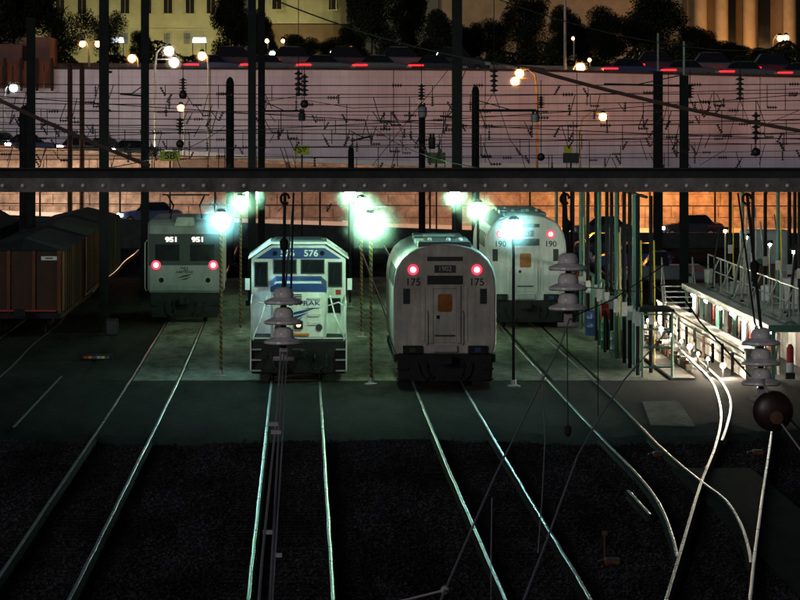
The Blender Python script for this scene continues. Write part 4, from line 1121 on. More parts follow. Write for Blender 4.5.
# signs
def sign(px, py, w, h, Y, label, m, txt=None, posty=None):
    s = Y/F; p = at(px, py, Y)
    t = thing('sign', label, 'sign', (p.x, p.y, -.2), 0, 'yard signs before the wall')
    mb = MB(); mb.bx(-w*s/2,w*s/2,-.03,.03,p.z+.2-h*s/2,p.z+.2+h*s/2); pl = mb.obj('plate', m, t, bevel=.01)
    mb = MB(); mb.bx(-.04,.04,.035,.12,0,p.z+.2+h*s/2); mb.obj('post', M_pole, t)
    if txt: text('lettering', txt, h*s*.95, M_black, pl, (0,-.036,p.z+.2), .004, .01, 1.1)
sign(170,156,20,10,203,'yellow sign with black letters SB left above the near beam',M_sign,'SB')
sign(302,150,15,9,203,'small yellow sign on the string pole above locomotive 576',M_sign,'S8')
sign(436.5,158,18,11,218,'green plate beside the transformer pole',M_signgreen)
sign(571,158,16,10,208,'dark green plate with a yellow top, right of the twin orange lamp pole',M_grille)
p = at(568,151,207.9); t = MB(); t.bx(-.2,.2,-.03,.03,-.1,.25); q = t.obj('warning_flag', M_sign, None, loc=p); tag(q,'small yellow flag plate atop the dark green plate','sign')
# bracket arms of the poles
def bracket(px0,py0,px1,py1,Y,label,r=.05):
    t = MB(); a0 = at(px0,py0,Y); a1 = at(px1,py1,Y)
    t.tube([Vector((0,0,0)), a1-a0], r, 6); t.tube([Vector((0,0,.5)), (a1-a0)*.6], r*.5, 5)
    tag(t.obj('bracket_arm', M_wire, None, loc=a0), label, 'bracket arm', 'catenary bracket arms')
bracket(475,110,536,110,205,'bracket arm from the round-topped pole to the twin orange lamp')
bracket(262,111,300,111,203,'bracket arm from the pair of poles to the strings')
bracket(684,86,604,84,184,'bracket arm leaving the right-hand pole to the left')
bracket(351,141,372,136,215,'short bracket arm on top of the short middle pole')
bracket(145,96,120,94,185,'bracket arm on the pole left of the electric locomotive')
bracket(104,72,112,72,153,'stub bracket arm on the wagon-side pole')
bracket(457,118,440,116,182,'stub bracket arm on the thickest pole')

# along-track contact and messenger wires
def wire(pts, r, label, m=None, group=None):
    mb = MB(); p0 = Vector(pts[0]); mb.tube([Vector(p)-p0 for p in pts], r, 6)
    return tag(mb.obj('catenary_wire', m or M_wire, None, loc=p0), label, 'overhead wire', group)
def sagline(p, q, sag, n=14):
    p, q = Vector(p), Vector(q)
    return [p.lerp(q, i/n) - Vector((0,0,sag*4*(i/n)*(1-i/n))) for i in range(n+1)]
for lab, X in (('left','a'),('centre-right','c')):
    xx = TRK[X][-2][1]
    wire(sagline((xx,90,6.9),(xx,240,6.9),.35), .014, 'long messenger wire above the %s track' % lab)
wire(sagline((-.19,36,6.27),(-.3,240,6.4),.5), .012, 'long contact wire running back from the left porcelain insulator')
# big slanting cables
wire(sagline(at(-60,70,60), at(150,166,60), .05), .032, 'thick slanting cable in the upper left falling to the beam', mat('cable_brown',(.11,.08,.06),.7))
wire(sagline(at(270,-2,150), at(545,69,150), .4), .03, 'long thin cable slanting down from the top centre')
wire(sagline(at(530,69,62), at(880,143,62), .1), .032, 'thick slanting cable falling across the wall at the right', mat('cable_brown',(.11,.08,.06),.7))
wire(sagline(at(500,0,160), at(720,50,160), .3), .022, 'thin cable crossing the dark trees at the right')
wire(sagline(at(720,50,160), at(860,26,160), .3), .022, 'thin cable rising to the top right corner')
wire([at(470,60,190), at(445,120,190), at(428,200,190)], .018, 'steep guy wire left of the thickest pole')
wire([at(448,70,215), at(372,166,215)], .018, 'long slanting guy wire left of the transformer pole')
wire([at(494,92,196), at(510,140,196), at(530,165,196)], .016, 'slack lead from the fat insulator string')
wire([at(494,92,196), at(470,128,196)], .016, 'short lead from the fat insulator string to the pole')
wire([at(740,100,192), at(725,150,192), at(700,165,192)], .016, 'slack lead below the right insulator string')
wire([at(740,100,192), at(752,130,192), at(800,110,192)], .016, 'looping lead right of the right insulator string')
wire([at(298,96,198), at(262,102,198)], .016, 'short lead from the left string to the pair of poles')
wire([at(305,100,198), at(352,108,198), at(420,106,219)], .016, 'long lead from the strings to the transformer pole')

# ================================================================== near catenary beam with porcelain insulators
BYN = 36.0
zt, zb = gz(168,BYN), gz(192,BYN)
zm = gz(178,BYN)
t = thing('catenary_beam', 'long riveted steel beam crossing the whole picture above the trains', 'beam', (0,BYN,0))
x0, x1 = -9.0, 12.0
mb = MB(); mb.bx(x0,x1,-.015,.16,zb+.02,zt-.012); mb.obj('upper_web', M_beam_dark, t)
mb = MB(); mb.bx(x0,x1,-.06,.2,zt-.011,zt); mb.obj('top_flange', M_beam_dark, t)
mb = MB(); mb.bx(x0,x1,-.04,-.025,zb,zm); mb.obj('lower_angle', M_beam, t)
mb = MB(); mb.bx(x0,x1,-.024,.16,zb+.002,zb+.014); mb.obj('bottom_flange', M_beam_dark, t)
rv = MB(); rv.lathe([(.019,0),(.018,-.008),(.01,-.015),(.002,-.017)], (0,0,0), 10, 'y'); rv_me = rv.mesh('rivet', M_bolt, smooth=True)
pitch = 20.1*BYN/F
i = -18
while True:
    x = gx(3,BYN) + i*pitch
    if x > 5.2: break
    link('rivet', rv_me, t, (x, -.041, gz(185.5,BYN))); i += 1
for x in (x0+.2, x1-.2):
    mb = MB(); mb.bx(x-.15,x+.15,.2,.5,-.2,zt+.6); mb.obj('column', M_pole, t)
def porcelain(px, ytop, ydisc, Y, label, hook_px, tilt=0):
    """ytop: y of rod top (beam), ydisc: rim y of three discs"""
    s = Y/F
    p0 = at(px, ydisc[-1], Y)
    t = thing('porcelain_insulator', label, 'insulator', p0, 0, 'porcelain insulators hanging from the beam')
    for y in ydisc:
        z = (ydisc[-1]-y)*s
        mb = MB(); mb.lathe([(.02,-.028),(.155,-.028),(.168,-.018),(.165,.0),(.12,.02),(.085,.032)], (0,0,z), 24); mb.obj('skirt', M_porc, t, smooth=True)
        mb = MB(); mb.lathe([(.085,.033),(.088,.06),(.075,.10),(.05,.118),(.03,.12)], (0,0,z), 20); mb.obj('bell', M_porc, t, smooth=True)
        mb = MB(); mb.lathe([(.03,-.06),(.022,-.03)], (0,0,z), 10); mb.obj('pin', M_dark, t)
    ztop = (ydisc[-1]-ydisc[0])*s + .12
    hx, hz = (hook_px-px)*s, (ydisc[-1]-ytop)*s
    mb = MB(); mb.tube([(0,0,ztop),(hx,0,hz)], .014, 7); mb.obj('hanger_rod', M_wire, t)
    mb = MB(); mb.tube([(hx+.035*math.cos(a_), 0, hz-.05+.045*math.sin(a_)) for a_ in [R(20*k) for k in range(17)]], .012, 6); mb.obj('hook', M_wire, t)
    mb = MB(); mb.lathe([(.012,0),(.035,.03),(.04,.09),(.012,.12)], (hx*.45,0,ztop+(hz-ztop)*.45-.06), 10); mb.obj('turnbuckle', M_wire, t)
    mb = MB(); mb.bx(-.035,.035,-.02,.02,-.16,-.055); mb.tube([(-.09,0,-.15),(.09,0,-.15)], .02, 6); mb.obj('clamp', M_wire_near, t)
    return p0
i1 = porcelain(283.5, 193, (301,321,341), BYN, 'pale porcelain insulator hanging in front of locomotive 576', 285)
i2 = porcelain(568, 193, (267,287,307), BYN, 'pale porcelain insulator hanging right of the fourth locomotive', 565)
i3 = porcelain(761, 193, (342,362,382), BYN, 'pale porcelain insulator hanging by the bright service platform', 747)
wire([at(291,290,BYN), at(293.5,193,BYN)], .009, 'thin second hanger wire beside the left porcelain insulator', M_wire)
wire([at(757,340,BYN), at(738,193,BYN)], .008, 'thin second hanger wire beside the right porcelain insulator', M_wire)
# wires running under the bridge toward the viewer
def near(px, py, Y): return at(px,py,Y)
wire([near(281,352,36), near(276,420,28), near(262,560,19.6), near(255,650,16)], 0.0065, 'grey wire fanning left below the left porcelain insulator', M_wire_near, None)
wire([near(284,352,36), near(279,430,28), near(270,600,18), near(267,660,16)], 0.0065, 'grey wire in the middle below the left porcelain insulator', M_wire_near)
wire([near(287,352,36), near(283,430,28), near(272,600,18), near(268,680,16)], 0.0050, 'grey wire on the right below the left porcelain insulator', M_wire_near)
for k, (px, py) in enumerate(((268,432),(271,440),(263,540),(272,563))):
    mb = MB(); mb.bx(-.03,.03,-.02,.02,-.012,.012); tag(mb.obj('wire_clamp', M_wire_near, None, loc=near(px+5,py-8,25)), 'small clamp on the wires below the left insulator, %s from the top' % ordn[k], 'clamp', 'wire clamps')
wire([near(570,318,36), near(560,345,34), near(494,478,26), near(445,590,20), near(425,640,18)], 0.0068, 'thick grey wire slanting from the middle insulator to the bottom centre', M_wire_near)
wire([near(445,590,20), near(405,600,20), near(340,612,20)], 0.0058, 'thin wire crossing the bottom edge left of the slanting wire', M_wire_near)
wire([near(668,330,36), near(624,380,33), near(598,420,30), near(578,455,28), near(545,545,23), near(520,610,20)], 0.0065, 'thin grey wire slanting to the bottom right of centre', M_wire_near)
wire([near(542,372,33), near(545,440,30), near(542,500,26), near(538,552,23)], 0.0036, 'hair-thin bowed wire between the two slanting wires', M_wire_near)
wire([near(492,498,25), near(491,560,24), near(491,620,24)], 0.0036, 'hair-thin vertical wire beside the slanting wire', M_wire_near)
wire([near(567,322,36), near(568,425,36)], 0.0043, 'thin vertical drop wire with a weight left of the pale screen', M_wire)
wire([near(598,330,36), near(598,416,36)], 0.0043, 'second thin vertical drop wire near the pale screen', M_wire)
wire([near(569,318,36), near(612,300,36), near(660,268,36), near(690,240,36)], 0.0065, 'wire rising right from the middle insulator', M_wire)
wire([near(685,300,36), near(700,322,36), near(752,378,36), near(800,430,36)], 0.0086, 'dark cable slanting down over the pit to the right insulator', M_wire)
wire([near(560,285,36), near(640,292,36), near(680,280,36)], 0.0043, 'thin wire crossing the posts at insulator height', M_wire)
mb = MB(); mb.ball((0,0,0), .022, 10, 7); tag(mb.obj('wire_knot', M_wire_near, None, smooth=True, loc=near(445,590,20)), 'grey clamp knot where wires meet at the bottom centre', 'clamp')
mb = MB(); mb.lathe([(.012,0),(.03,.03),(.03,.08),(.012,.1)], (0,0,-.1), 10); tag(mb.obj('drop_weight', M_dark, None, loc=near(568,425,36)), 'small dark weight on the vertical drop wire', 'weight')
# round dark-red pulley under the right insulator
t = thing('pulley', 'round glossy dark-red pulley hanging under the right porcelain insulator', 'pulley', near(773,411,35.5))
M_pul = mat('pulley_red', (.03,.012,.01), .4, 0, .5, 14)
mb = MB(); mb.ball((0,0,0), .172, 24, 14, (1,.45,1)); mb.obj('wheel', M_pul, t, smooth=True)
mb = MB(); mb.lathe([(.06,-.09),(.055,-.105),(.01,-.11)], (.02,0,-.05), 16, 'y'); mb.obj('hub', mat('hub_rust',(.11,.045,.02),.6), t, smooth=True)
mb = MB(); mb.tube([(-.09,0,.27),(-.05,0,.16),(0,-.03,.1)], .02, 7); mb.obj('shackle', M_wire_near, t)
mb = MB(); mb.tube([(.06,-.09,-.1),(.25,-.1,-.36)], .008, 6); mb.obj('tail_wire', M_wire_near, t)

# ================================================================== service posts, screen and platform on the right
def post_row(X, Ys, z0, z1, labelf, group, skip=()):
    for i, Y in enumerate(Ys):
        t = thing('service_post', labelf(i), 'post', (X + rnd.uniform(-.06,.06), Y, z0), 0, group)
        h = z1 - z0
        mb = MB(); mb.tube([(0,0,0),(0,0,h)], .062, 8); mb.obj('shaft', M_green if i % 3 == 1 else M_pole, t)
        mb = MB(); mb.lathe([(.16,0),(.16,.03),(.08,.05)], (0,0,0), 10); mb.obj('base_plate', M_galv, t)
        if i % 2 == 0:
            mb = MB(); mb.tube([(.1,-.05,.3),(.11,-.06,h*.4),(.09,-.05,h*.75)], .022, 6); mb.obj('hose', M_galv if i % 4 else M_yellow, t)
        mb = MB(); mb.bx(-.09,.09,-.1,-.063,h*.28,h*.36); mb.obj('valve_box', M_galv, t)
ordx = ('nearest','second','third','fourth','fifth','sixth','seventh','eighth','ninth','tenth','eleventh','twelfth','thirteenth','fourteenth')
YsA = [128.3,130,131.8,134.2,136.4,138.8,141.2,144,147,150.2,154,158.5,164,170]
post_row(10.25, YsA, -.06, 5.5, lambda i: 'thin dark service post in the row by the pale screen, %s' % ordx[i], 'service posts along the screen')
post_row(10.75, [129.5,136,143,151,160], -.06, 5.45, lambda i: 'thin service post just right of the pale screen, %s' % ordx[i], 'service posts right of the screen')
mb = MB(); mb.tube([(10.5,128,5.44),(10.5,177,5.44)], .05, 6); tag(mb.obj('header_pipe', M_pole), 'long header pipe along the tops of the screen posts', 'pipe')
# pale screen panels between the posts
t = thing('screen_wall', 'pale metal screen wall along the row of service posts', 'screen', (10.5,0,-.06))
for i in range(14):
    y0 = 130.5 + i*3.0
    h = (1.7,1.35,1.9,1.6,1.2,1.8,1.5)[i % 7]
    mb = MB(); mb.bx(-.03,.03,y0+.08,y0+2.85,.1,.1+h); mb.obj('panel', M_panel if i % 3 else M_galv, t)
    mb = MB(); mb.bx(-.05,.05,y0-.06,y0+.06,0,2.2); mb.obj('panel_post', M_green, t)
mb = MB(); mb.bx(-.04,.04,130.4,172.6,2.1,2.2); mb.obj('top_rail', M_green, t)
for i, (Y, z) in enumerate(((140,1.9),(156,2.2))):
    t = thing('hose_reel', 'red-brown hose reel on the screen, %s' % ('nearer one' if i == 0 else 'farther one'), 'hose reel', (10.1,Y,0))
    mb = MB(); mb.lathe([(.34,-.14),(.34,-.11),(.22,-.1),(.22,.1),(.34,.11),(.34,.14)], (0,0,z-.5), 18, 'x'); mb.obj('drum', M_red_paint, t)
    mb = MB(); mb.bx(-.05,.05,-.05,.05,-.06,z-.5); mb.obj('stand', M_dark, t)
    mb = MB(); mb.tube([(.0,-.2,z-.5),(0,-.32,z-1.0),(0,-.3,0.05)], .03, 6); mb.obj('hose', M_dark, t)
for i, (px, Y) in enumerate(((596,150),(612,142),(622,137),(588,160))):
    t = thing('drum', 'barrel standing beside the pale screen, %s' % ordx[i], 'barrel', (gx(px,Y)-.1,Y,-.03), 0, 'barrels by the screen')
    mb = MB(); mb.lathe([(.28,0),(.29,.02),(.28,.3),(.295,.32),(.28,.34),(.28,.6),(.295,.62),(.28,.64),(.29,.88),(.26,.9)], (0,0,0), 16); mb.obj('shell', (M_cblue,M_green,M_galv,M_brown)[i], t, smooth=True)
    mb = MB(); mb.lathe([(.04,.9),(.04,.93)], (.12,0,0), 8); mb.obj('bung', M_dark, t)
# open green frame gate at the near end of the posts
t = thing('pipe_frame', 'green pipe frame at the near end of the screen beside the pit', 'frame', (gx(654,127.5),127.5,-.06))
for x in (-.35,.55):
    mb = MB(); mb.tube([(x,0,0),(x,0,2.0)], .04, 8); mb.obj('upright', M_green, t)
for z in (.35,.95,1.5,1.95):
    mb = MB(); mb.tube([(-.35,0,z),(.55,0,z)], .03, 6); mb.obj('crossbar', M_green, t)
mb = MB(); mb.prism([(-.45,2.02),(.65,2.02),(.62,2.1),(-.42,2.16)], 0, 2.4); mb.obj('lid', M_dark, t)

# inspection pit: lit floor, kerbs, lamps
a = MB(); a.bx(11.2,11.9,127,175,-.06,.0); struct(a.obj('pit_walkway', M_conc_pale))
t = thing('pit_wall', 'pale concrete pit wall lit warm beside the service platform', 'wall', (13.55,0,-.06))
y = 127.2; i = 0
while y < 158:
    mb = MB(); mb.bx(-.12,.12,y,y+1.9,0,.85); mb.obj('wall_block', M_conc_pale, t, bevel=.02)
    mb = MB(); mb.bx(-.17,.17,y,y+1.96,.851,.93); mb.obj('cap', M_conc_pale, t)
    y += 1.97
t = thing('pit_lining', 'low stained pit lining with stub columns between the service rails', 'wall', (12.1,0,-.06))
y = 131.4; i = 0
while y < 170:
    mb = MB(); mb.bx(-.06,.1,y,y+.5,0,.16+.07*((i*7) % 3)); mb.obj('stub_column', (M_conc_pale,M_brown,M_orange)[(i*5) % 3 if i % 2 else 0], t); y += 1.0; i += 1
for i in range(11):
    Y = 127.6 + i*3.4 + rnd.uniform(-.5,.5)
    X = 12.75 + rnd.uniform(-.12,.12)
    t = thing('pit_lamp', 'small bright warm lamp in the pit row, %s' % ordx[i], 'lamp', (X,Y,-.06), 0, 'lamps along the inspection pit')
    mb = MB(); mb.tube([(0,0,0),(0,0,.3)], .03, 6); mb.obj('stem', M_dark, t)
    mb = MB(); mb.lathe([(.1,.44),(.12,.36),(.05,.3)], (0,.04,0), 10); mb.obj('guard', M_dark, t)
    mb = MB(); mb.ball((0,-.03,.37), .055 if i % 3 else .08, 10, 7); mb.obj('bulb', E_pit, t, smooth=True)
# platform
PX0, PX1, PY0, PY1, PZ = 14.15, 18.6, 127.0, 156.0, 1.6
t = thing('service_platform', 'raised service platform with grey-green deck and white edge on the right', 'platform', (0,0,-.06))
y = PY0
while y < PY1-.1:
    mb = MB(); mb.bx(PX0,PX1,y,y+2.38,PZ-.06,PZ+.06); mb.obj('deck_plate', M_deck, t); y += 2.416
mb = MB(); mb.bx(PX0-.05,PX0-.004,PY0,PY1,PZ-.14,PZ+.05); mb.obj('edge_beam', M_whitepaint, t)
mb = MB(); mb.bx(PX0-.05,PX1,PY0-.06,PY0-.004,PZ-.16,PZ+.05); mb.obj('end_beam', M_green, t)
for i in range(11):
    Y = PY0 + .2 + i*2.86
    for X in (PX0+.12, PX1-.2):
        mb = MB(); mb.bx(X-.06,X+.06,Y-.06,Y+.06,0,PZ-.061); mb.obj('leg', M_green if i % 2 == 0 else M_galv, t)
for i in range(13):   # lit back wall under the deck, in boards
    Y = PY0 + .4 + i*2.2
    mb = MB(); mb.bx(PX0+1.6,PX0+1.66,Y,Y+2.1,0,PZ-.1); mb.obj('back_board', (M_panel,M_conc_pale,M_brown)[(i*4) % 3], t)
# hung items under the platform edge: hoses, coats, hydrant
cols = (M_dark,M_orange,M_panel,M_dark,M_red_paint,M_galv,M_brown,M_dark,M_orange,M_panel,M_green,M_red_paint,M_dark,M_galv,M_brown,M_panel)
for i in range(16):
    Y = PY0 + 1.6 + i*1.72
    t2 = thing('hanging_hose', 'coiled hose hanging below the platform edge, %s from the near end' % ('1st','2nd','3rd','4th','5th','6th','7th','8th','9th','10th','11th','12th','13th','14th','15th','16th')[i], 'hose', (PX0+.35,Y,0), 0, 'hoses hung under the platform')
    mb = MB(); mb.tube([(0,.16*math.cos(a_),.95+.42*math.sin(a_)) for a_ in [R(-250+24*k) for k in range(15)]], .055, 6); mb.obj('coil', cols[i], t2, smooth=True)
    mb = MB(); mb.tube([(0,0,1.3),(0,0,PZ-.13)], .02, 5); mb.obj('hanger', M_dark, t2)
    mb = MB(); mb.tube([(.05,.12,.8),(.08,.1,.4),(.1,.1,-.02)], .04, 6); mb.obj('tail', cols[(i+5) % 16], t2)
for i in range(8):
    Y = (128.2,130.2,132.8,135.4,139,143.4,148,153)[i]
    t2 = thing('tube_light', 'white tube lamp under the platform edge, %s from the near end' % ordn[i], 'lamp', (PX0+.1,Y,PZ-.3), 0, 'tube lamps under the platform')
    mb = MB(); mb.bx(-.07,.07,-.5,.5,.05,.1); mb.obj('fitting', M_whitepaint, t2)
    mb = MB(); mb.tube([(0,-.45,0),(0,.45,0)], .045, 8); mb.obj('tube', E_tube, t2, smooth=True)
# railing
t = thing('railing', 'pale pipe railing along the edge of the service platform', 'railing', (PX0+.9,0,PZ))
for i in range(13):
    Y = PY0+.3+i*2.36
    mb = MB(); mb.tube([(0,Y,0),(0,Y,1.1)], .028, 6); mb.obj('post', M_galv, t)
for z in (.55,1.08):
    mb = MB(); mb.tube([(0,PY0+.3,z),(0,PY1-.4,z)], .024, 6); mb.obj('rail', M_galv, t)
for i in range(6):
    Y = PY0+1.2+i*4.6
    mb = MB(); mb.tube([(-.03,Y,1.08),(-.5,Y,0.02)], .022, 6); mb.obj('brace', M_galv, t)
# posts standing on the platform
post_row(PX0+1.7, [127.8,130.6,133.6,136.8,140.2,143.8,147.6,151.6,155.4], PZ, 5.62, lambda i: 'thin post standing on the service platform, %s' % ordx[i], 'posts on the service platform')
post_row(PX0+3.2, [129.5,135,141,148], PZ, 5.6, lambda i: 'thin post at the back of the service platform, %s' % ordx[i], 'posts at the back of the platform')
mb = MB(); mb.tube([(PX0+1.7,127.5,5.55),(PX0+1.7,155.7,5.55)], .05, 6); tag(mb.obj('header_pipe', M_pole), 'header pipe along the tops of the platform posts', 'pipe')
E_bulk = emit('bulkhead_lamp', (1.0,.95,.85), 420)
for i, (Y, zz) in enumerate(((131.6,2.0),(138.3,2.0),(145.5,2.0),(152.8,2.0))):
    t = thing('bulkhead_lamp', 'small white lamp on the platform railing posts, %s from the near end' % ordn[i], 'lamp', (PX0+1.25,Y,PZ+.06), 0, 'lamps on the service platform')
    mb = MB(); mb.tube([(0,0,0),(0,0,zz)], .03, 6); mb.obj('stem', M_galv, t)
    mb = MB(); mb.lathe([(.1,.1),(.12,.02),(.1,0)], (0,0,zz+.02), 10); mb.obj('hood', M_dark, t)
    mb = MB(); mb.ball((0,0,zz-.02), .05, 10, 7); mb.obj('bulb', E_bulk, t, smooth=True)
# clutter of pipes, hoses and boxes in the service area
rc = random.Random(77)
cn_ = {}
for i in range(14):
    X = rc.choice((PX0+.6,PX0+1.1,PX0+2.2,PX0+2.7,PX0+3.6)) + rc.uniform(-.15,.15); Y = 128.6 + i*1.95 + rc.uniform(-.5,.5); h = rc.uniform(.9,3.6); lean = rc.uniform(-.35,.35)
    t = thing('leaning_pipe', 'thin upright pipe among the platform clutter, %s from the near end' % ordx[i], 'pipe', (X,Y,PZ+.06), 0, 'pipes and hoses on the platform')
    mb = MB(); mb.tube([(0,0,0),(lean*.4,rc.uniform(-.1,.1),h*.5),(lean,0,h)], rc.uniform(.018,.045), 6); mb.obj('pipe', rc.choice((M_galv,M_dark,M_green,M_brown,M_panel,M_yellow)), t)
    mb = MB(); mb.lathe([(.07,0),(.08,.03),(.05,.06)], (0,0,0), 8); mb.obj('foot', M_dark, t)
for i in range(12):
    X = PX0 + rc.uniform(1.0,3.9); Y = 128.5 + i*2.25 + rc.uniform(-.4,.4); w, l, h = rc.uniform(.3,.8), rc.uniform(.3,.8), rc.uniform(.3,1.1)
    t = thing('equipment_box', 'small box or locker standing on the service platform, %s from the near end' % ordx[i], 'box', (X,Y,PZ+.06), rc.uniform(-.3,.3), 'boxes on the platform')
    mb = MB(); mb.bx(-w/2,w/2,-l/2,l/2,0,h); mb.obj('case', rc.choice((M_box,M_panel,M_green,M_brown,M_whitepaint,M_orangep)), t, bevel=.02)
    mb = MB(); mb.bx(-w/2-.01,w/2+.01,-l/2-.01,l/2+.01,h+.001,h+.03); mb.obj('lid', rc.choice((M_dark,M_galv)), t)
for i in range(3):
    z = (.3,.52,.72)[i]
    mb = MB(); mb.tube([(13.40,127.4,z),(13.38,140,z+.02),(13.40,156.5,z)], .035, 6); tag(mb.obj('wall_pipe', (M_brown,M_galv,M_dark)[i]), '%s pipe running along the pit wall' % ('lowest rusty','middle grey','upper black')[i], 'pipe')
for i in range(9):
    Y = 129 + i*3.1; t = thing('hydrant_valve', 'valve stand against the pit wall, %s from the near end' % ordn[i], 'valve', (13.22,Y,-.06), 0, 'valve stands along the pit')
    mb = MB(); mb.tube([(0,0,0),(0,0,rc.uniform(.5,.9))], .05, 8); mb.obj('stem', rc.choice((M_dark,M_brown,M_galv)), t)
    mb = MB(); mb.lathe([(.05,-.02),(.06,0),(.05,.02)], (0,-.06,.36), 12, 'y'); mb.obj('hand_wheel', rc.choice((M_brown,M_dark)), t)
# stairs at the far end
t = thing('stairs', 'dark steel stairs at the far end of the service platform', 'stairs', (PX0-.75,156.3,-.06))
for i in range(8):
    mb = MB(); mb.bx(0,1.1,i*.0+.02+i*.22-1.9,i*.22-1.66,.19*(i+1),.19*(i+1)+.04); mb.obj('tread', M_galv, t)
for x in (-.02,1.12):
    mb = MB(); mb.tube([(x,-1.9,0.02),(x,-.1,1.66)], .05, 6); mb.obj('stringer', M_galv, t)
    mb = MB(); mb.tube([(x,-1.85,0.1),(x,-1.85,1.05),(x,-.1,2.6),(x,-.1,1.66)], .024, 6); mb.obj('handrail', M_galv, t)
# equipment on the platform
t = thing('equipment_cabinet', 'tall pale grey cabinet standing on the service platform', 'cabinet', (16.9,153.5,PZ+.06))
mb = MB(); mb.bx(-.85,.85,-.6,.6,0,2.0); mb.obj('case', M_box, t, bevel=.08)
mb = MB(); mb.bx(-.75,-.02,-.62,-.601,.12,1.85); mb.obj('door', M_box, t); mb = MB(); mb.bx(.02,.75,-.62,-.601,.12,1.85); mb.obj('door', M_box, t)
mb = MB(); mb.bx(-.1,-.06,-.66,-.621,.9,1.1); mb.obj('handle', M_dark, t)
t = thing('sand_tower', 'slanting red-brown chute on a pale pillar above the platform', 'chute', (17.6,146,PZ+.06))
mb = MB(); mb.lathe([(.28,0),(.26,2.6),(.3,2.7),(.2,2.8)], (.75,.5,0), 14); mb.obj('pillar', M_panel, t, smooth=True)
mb = MB(); mb.tube([(.1,.3,2.7),(-.35,0,1.6),(-.7,-.3,.3)], .1, 8); mb.obj('chute', M_brown, t, smooth=True)
mb = MB(); mb.tube([(.7,.5,2.75),(.1,.3,2.75)], .09, 8); mb.obj('arm', M_galv, t)
t = thing('tank', 'orange plastic tank at the right edge of the platform', 'tank', (17.1,130.3,PZ+.06))
mb = MB(); mb.lathe([(.62,0),(.66,.05),(.66,1.0),(.5,1.2),(.2,1.26)], (0,0,0), 20); mb.obj('shell', M_orangep, t, smooth=True)
mb = MB(); mb.lathe([(.16,1.24),(.16,1.34)], (0,0,0), 12); mb.obj('cap', M_dark, t)
t = thing('control_box', 'brown control hut behind the orange tank at the right edge', 'hut', (18.0,134.5,PZ+.06))
mb = MB(); mb.bx(-1.1,1.2,-.8,.8,0,2.2); mb.obj('case', M_box, t, bevel=.05)
mb = MB(); mb.bx(-1.2,1.3,-.9,.9,2.201,2.3); mb.obj('roof', M_brown, t)
mb = MB(); mb.bx(-.5,.3,-.83,-.801,.9,1.7); mb.obj('window', M_glass, t)
for i, (x, y, m, n) in enumerate(((15.0,154.6,M_galv,'pale bucket at the far end of the platform deck'),(15.6,141,M_whitepaint,'white canister on the platform near the railing'),(16.2,137,M_yellow,'yellow canister on the platform'))):
    t = thing('canister', n, 'canister', (x,y,PZ+.06))
    mb = MB(); mb.lathe([(.16,0),(.18,.02),(.2,.45),(.2,.5),(.1,.54)], (0,0,0), 14); mb.obj('shell', m, t, smooth=True)
    mb = MB(); mb.tube([(-.18,0,.46),(-.1,0,.68),(.1,0,.68),(.18,0,.46)], .012, 5); mb.obj('handle', M_dark, t)
t = thing('fire_extinguisher', 'red and white extinguisher on the near green post under the platform', 'extinguisher', (gx(790,126.7),126.7,-.02))
mb = MB(); mb.lathe([(.1,0),(.11,.02),(.11,.3)], (0,0,.2), 14); mb.obj('lower_shell', M_whitepaint, t)
mb = MB(); mb.lathe([(.112,.301),(.112,.75),(.05,.86)], (0,0,.2), 14); mb.obj('upper_shell', M_red_paint, t)
mb = MB(); mb.bx(-.14,.14,-.12,.12,0,.199); mb.obj('stand', M_dark, t)

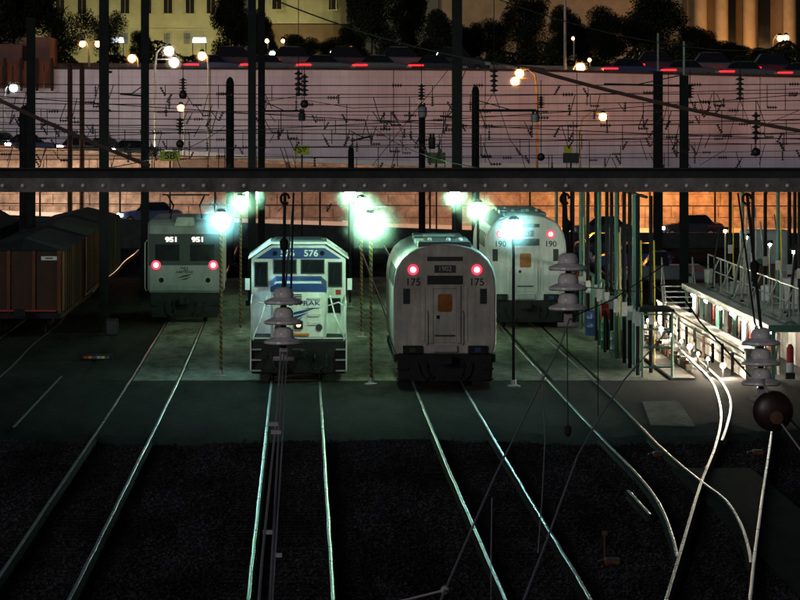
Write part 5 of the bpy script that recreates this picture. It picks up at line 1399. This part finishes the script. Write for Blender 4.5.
# ================================================================== small yard things
def lump(px, py, label, name, m, dims, cat):
    Y = gY(py, -.15); t = thing(name, label, cat, (gx(px,Y), Y, -.2))
    mb = MB(); mb.bx(-dims[0]/2,dims[0]/2,-dims[1]/2,dims[1]/2,0,dims[2]); mb.obj('case', m, t, bevel=.03)
    mb = MB(); mb.bx(-dims[0]/2-.12,-dims[0]/2-.01,-dims[1]*.3,dims[1]*.3,.0,dims[2]*.7); mb.obj('motor', M_dark, t, bevel=.02)
    mb = MB(); mb.tube([(dims[0]/2,0,dims[2]*.4),(dims[0]/2+.4,.05,.06)], .015, 6); mb.obj('throw_rod', M_dark, t)
M_orng = mat('switch_orange', (.12,.05,.012), .7, 0, .6, 9)
lump(659,455,'orange switch machine between the curving tracks','switch_machine',M_orng,(.3,.4,.13),'switch machine')
lump(758,453,'orange switch machine beside the right-hand rail','switch_machine',M_orng,(.28,.4,.13),'switch machine')
lump(612,562,'orange-brown switch machine in the dark ballast at the bottom','switch_machine',M_orng,(.3,.4,.12),'switch machine')
Y = gY(555,-.15); t = thing('marker_stake', 'thin brownish stake beside the bottom switch machine', 'stake', (gx(604.5,Y),Y,-.2))
mb = MB(); mb.tube([(0,0,0),(0,0,.42)], .02, 6); mb.obj('shaft', M_orng, t); mb = MB(); mb.bx(-.05,.05,-.02,.02,.42,.5); mb.obj('tag', M_orng, t)
a = MB()
Y0, Y1 = gY(424), gY(400)
out = [(gx(632,115)+.0, Y0), (gx(690,110),Y0-.3),(gx(688,114),Y1-1.5),(gx(676,118),Y1),(gx(640,118),Y1-.4)]
a.prism(out, -.19, -.012, 'xy'); struct(a.obj('concrete_patch', M_conc))
a = MB(); a.bx(gx(762,78),gx(860,78),69,97,-.199,-.1); struct(a.obj('side_path', M_asphalt))
# hatch cover and puddle-coloured debris on the left crossing
t = thing('relay_box', 'small dark relay box with a multicoloured reflecting strip left of the left track', 'relay box', (gx(97,136.5),136.5,-.03))
mb = MB(); mb.bx(-.5,.5,-.2,.2,0,.16); mb.obj('case', M_dark, t, bevel=.02)
for i, m in enumerate((M_red_paint, M_orangep, M_teal, M_galv, M_yellow, M_teal)):
    mb = MB(); mb.bx(-.42+i*.14,-.3+i*.14,-.215,-.201,.04,.12); mb.obj('reflector', m, t)
t = thing('relay_box', 'small dim cabinet at the foot of the full-height left pole', 'relay box', (gx(112,151),151,-.06))
mb = MB(); mb.bx(-.22,.22,-.2,.2,0,.6); mb.obj('case', M_dark, t, bevel=.03); mb = MB(); mb.bx(-.18,.18,-.215,-.201,.06,.54); mb.obj('door', M_grille, t)
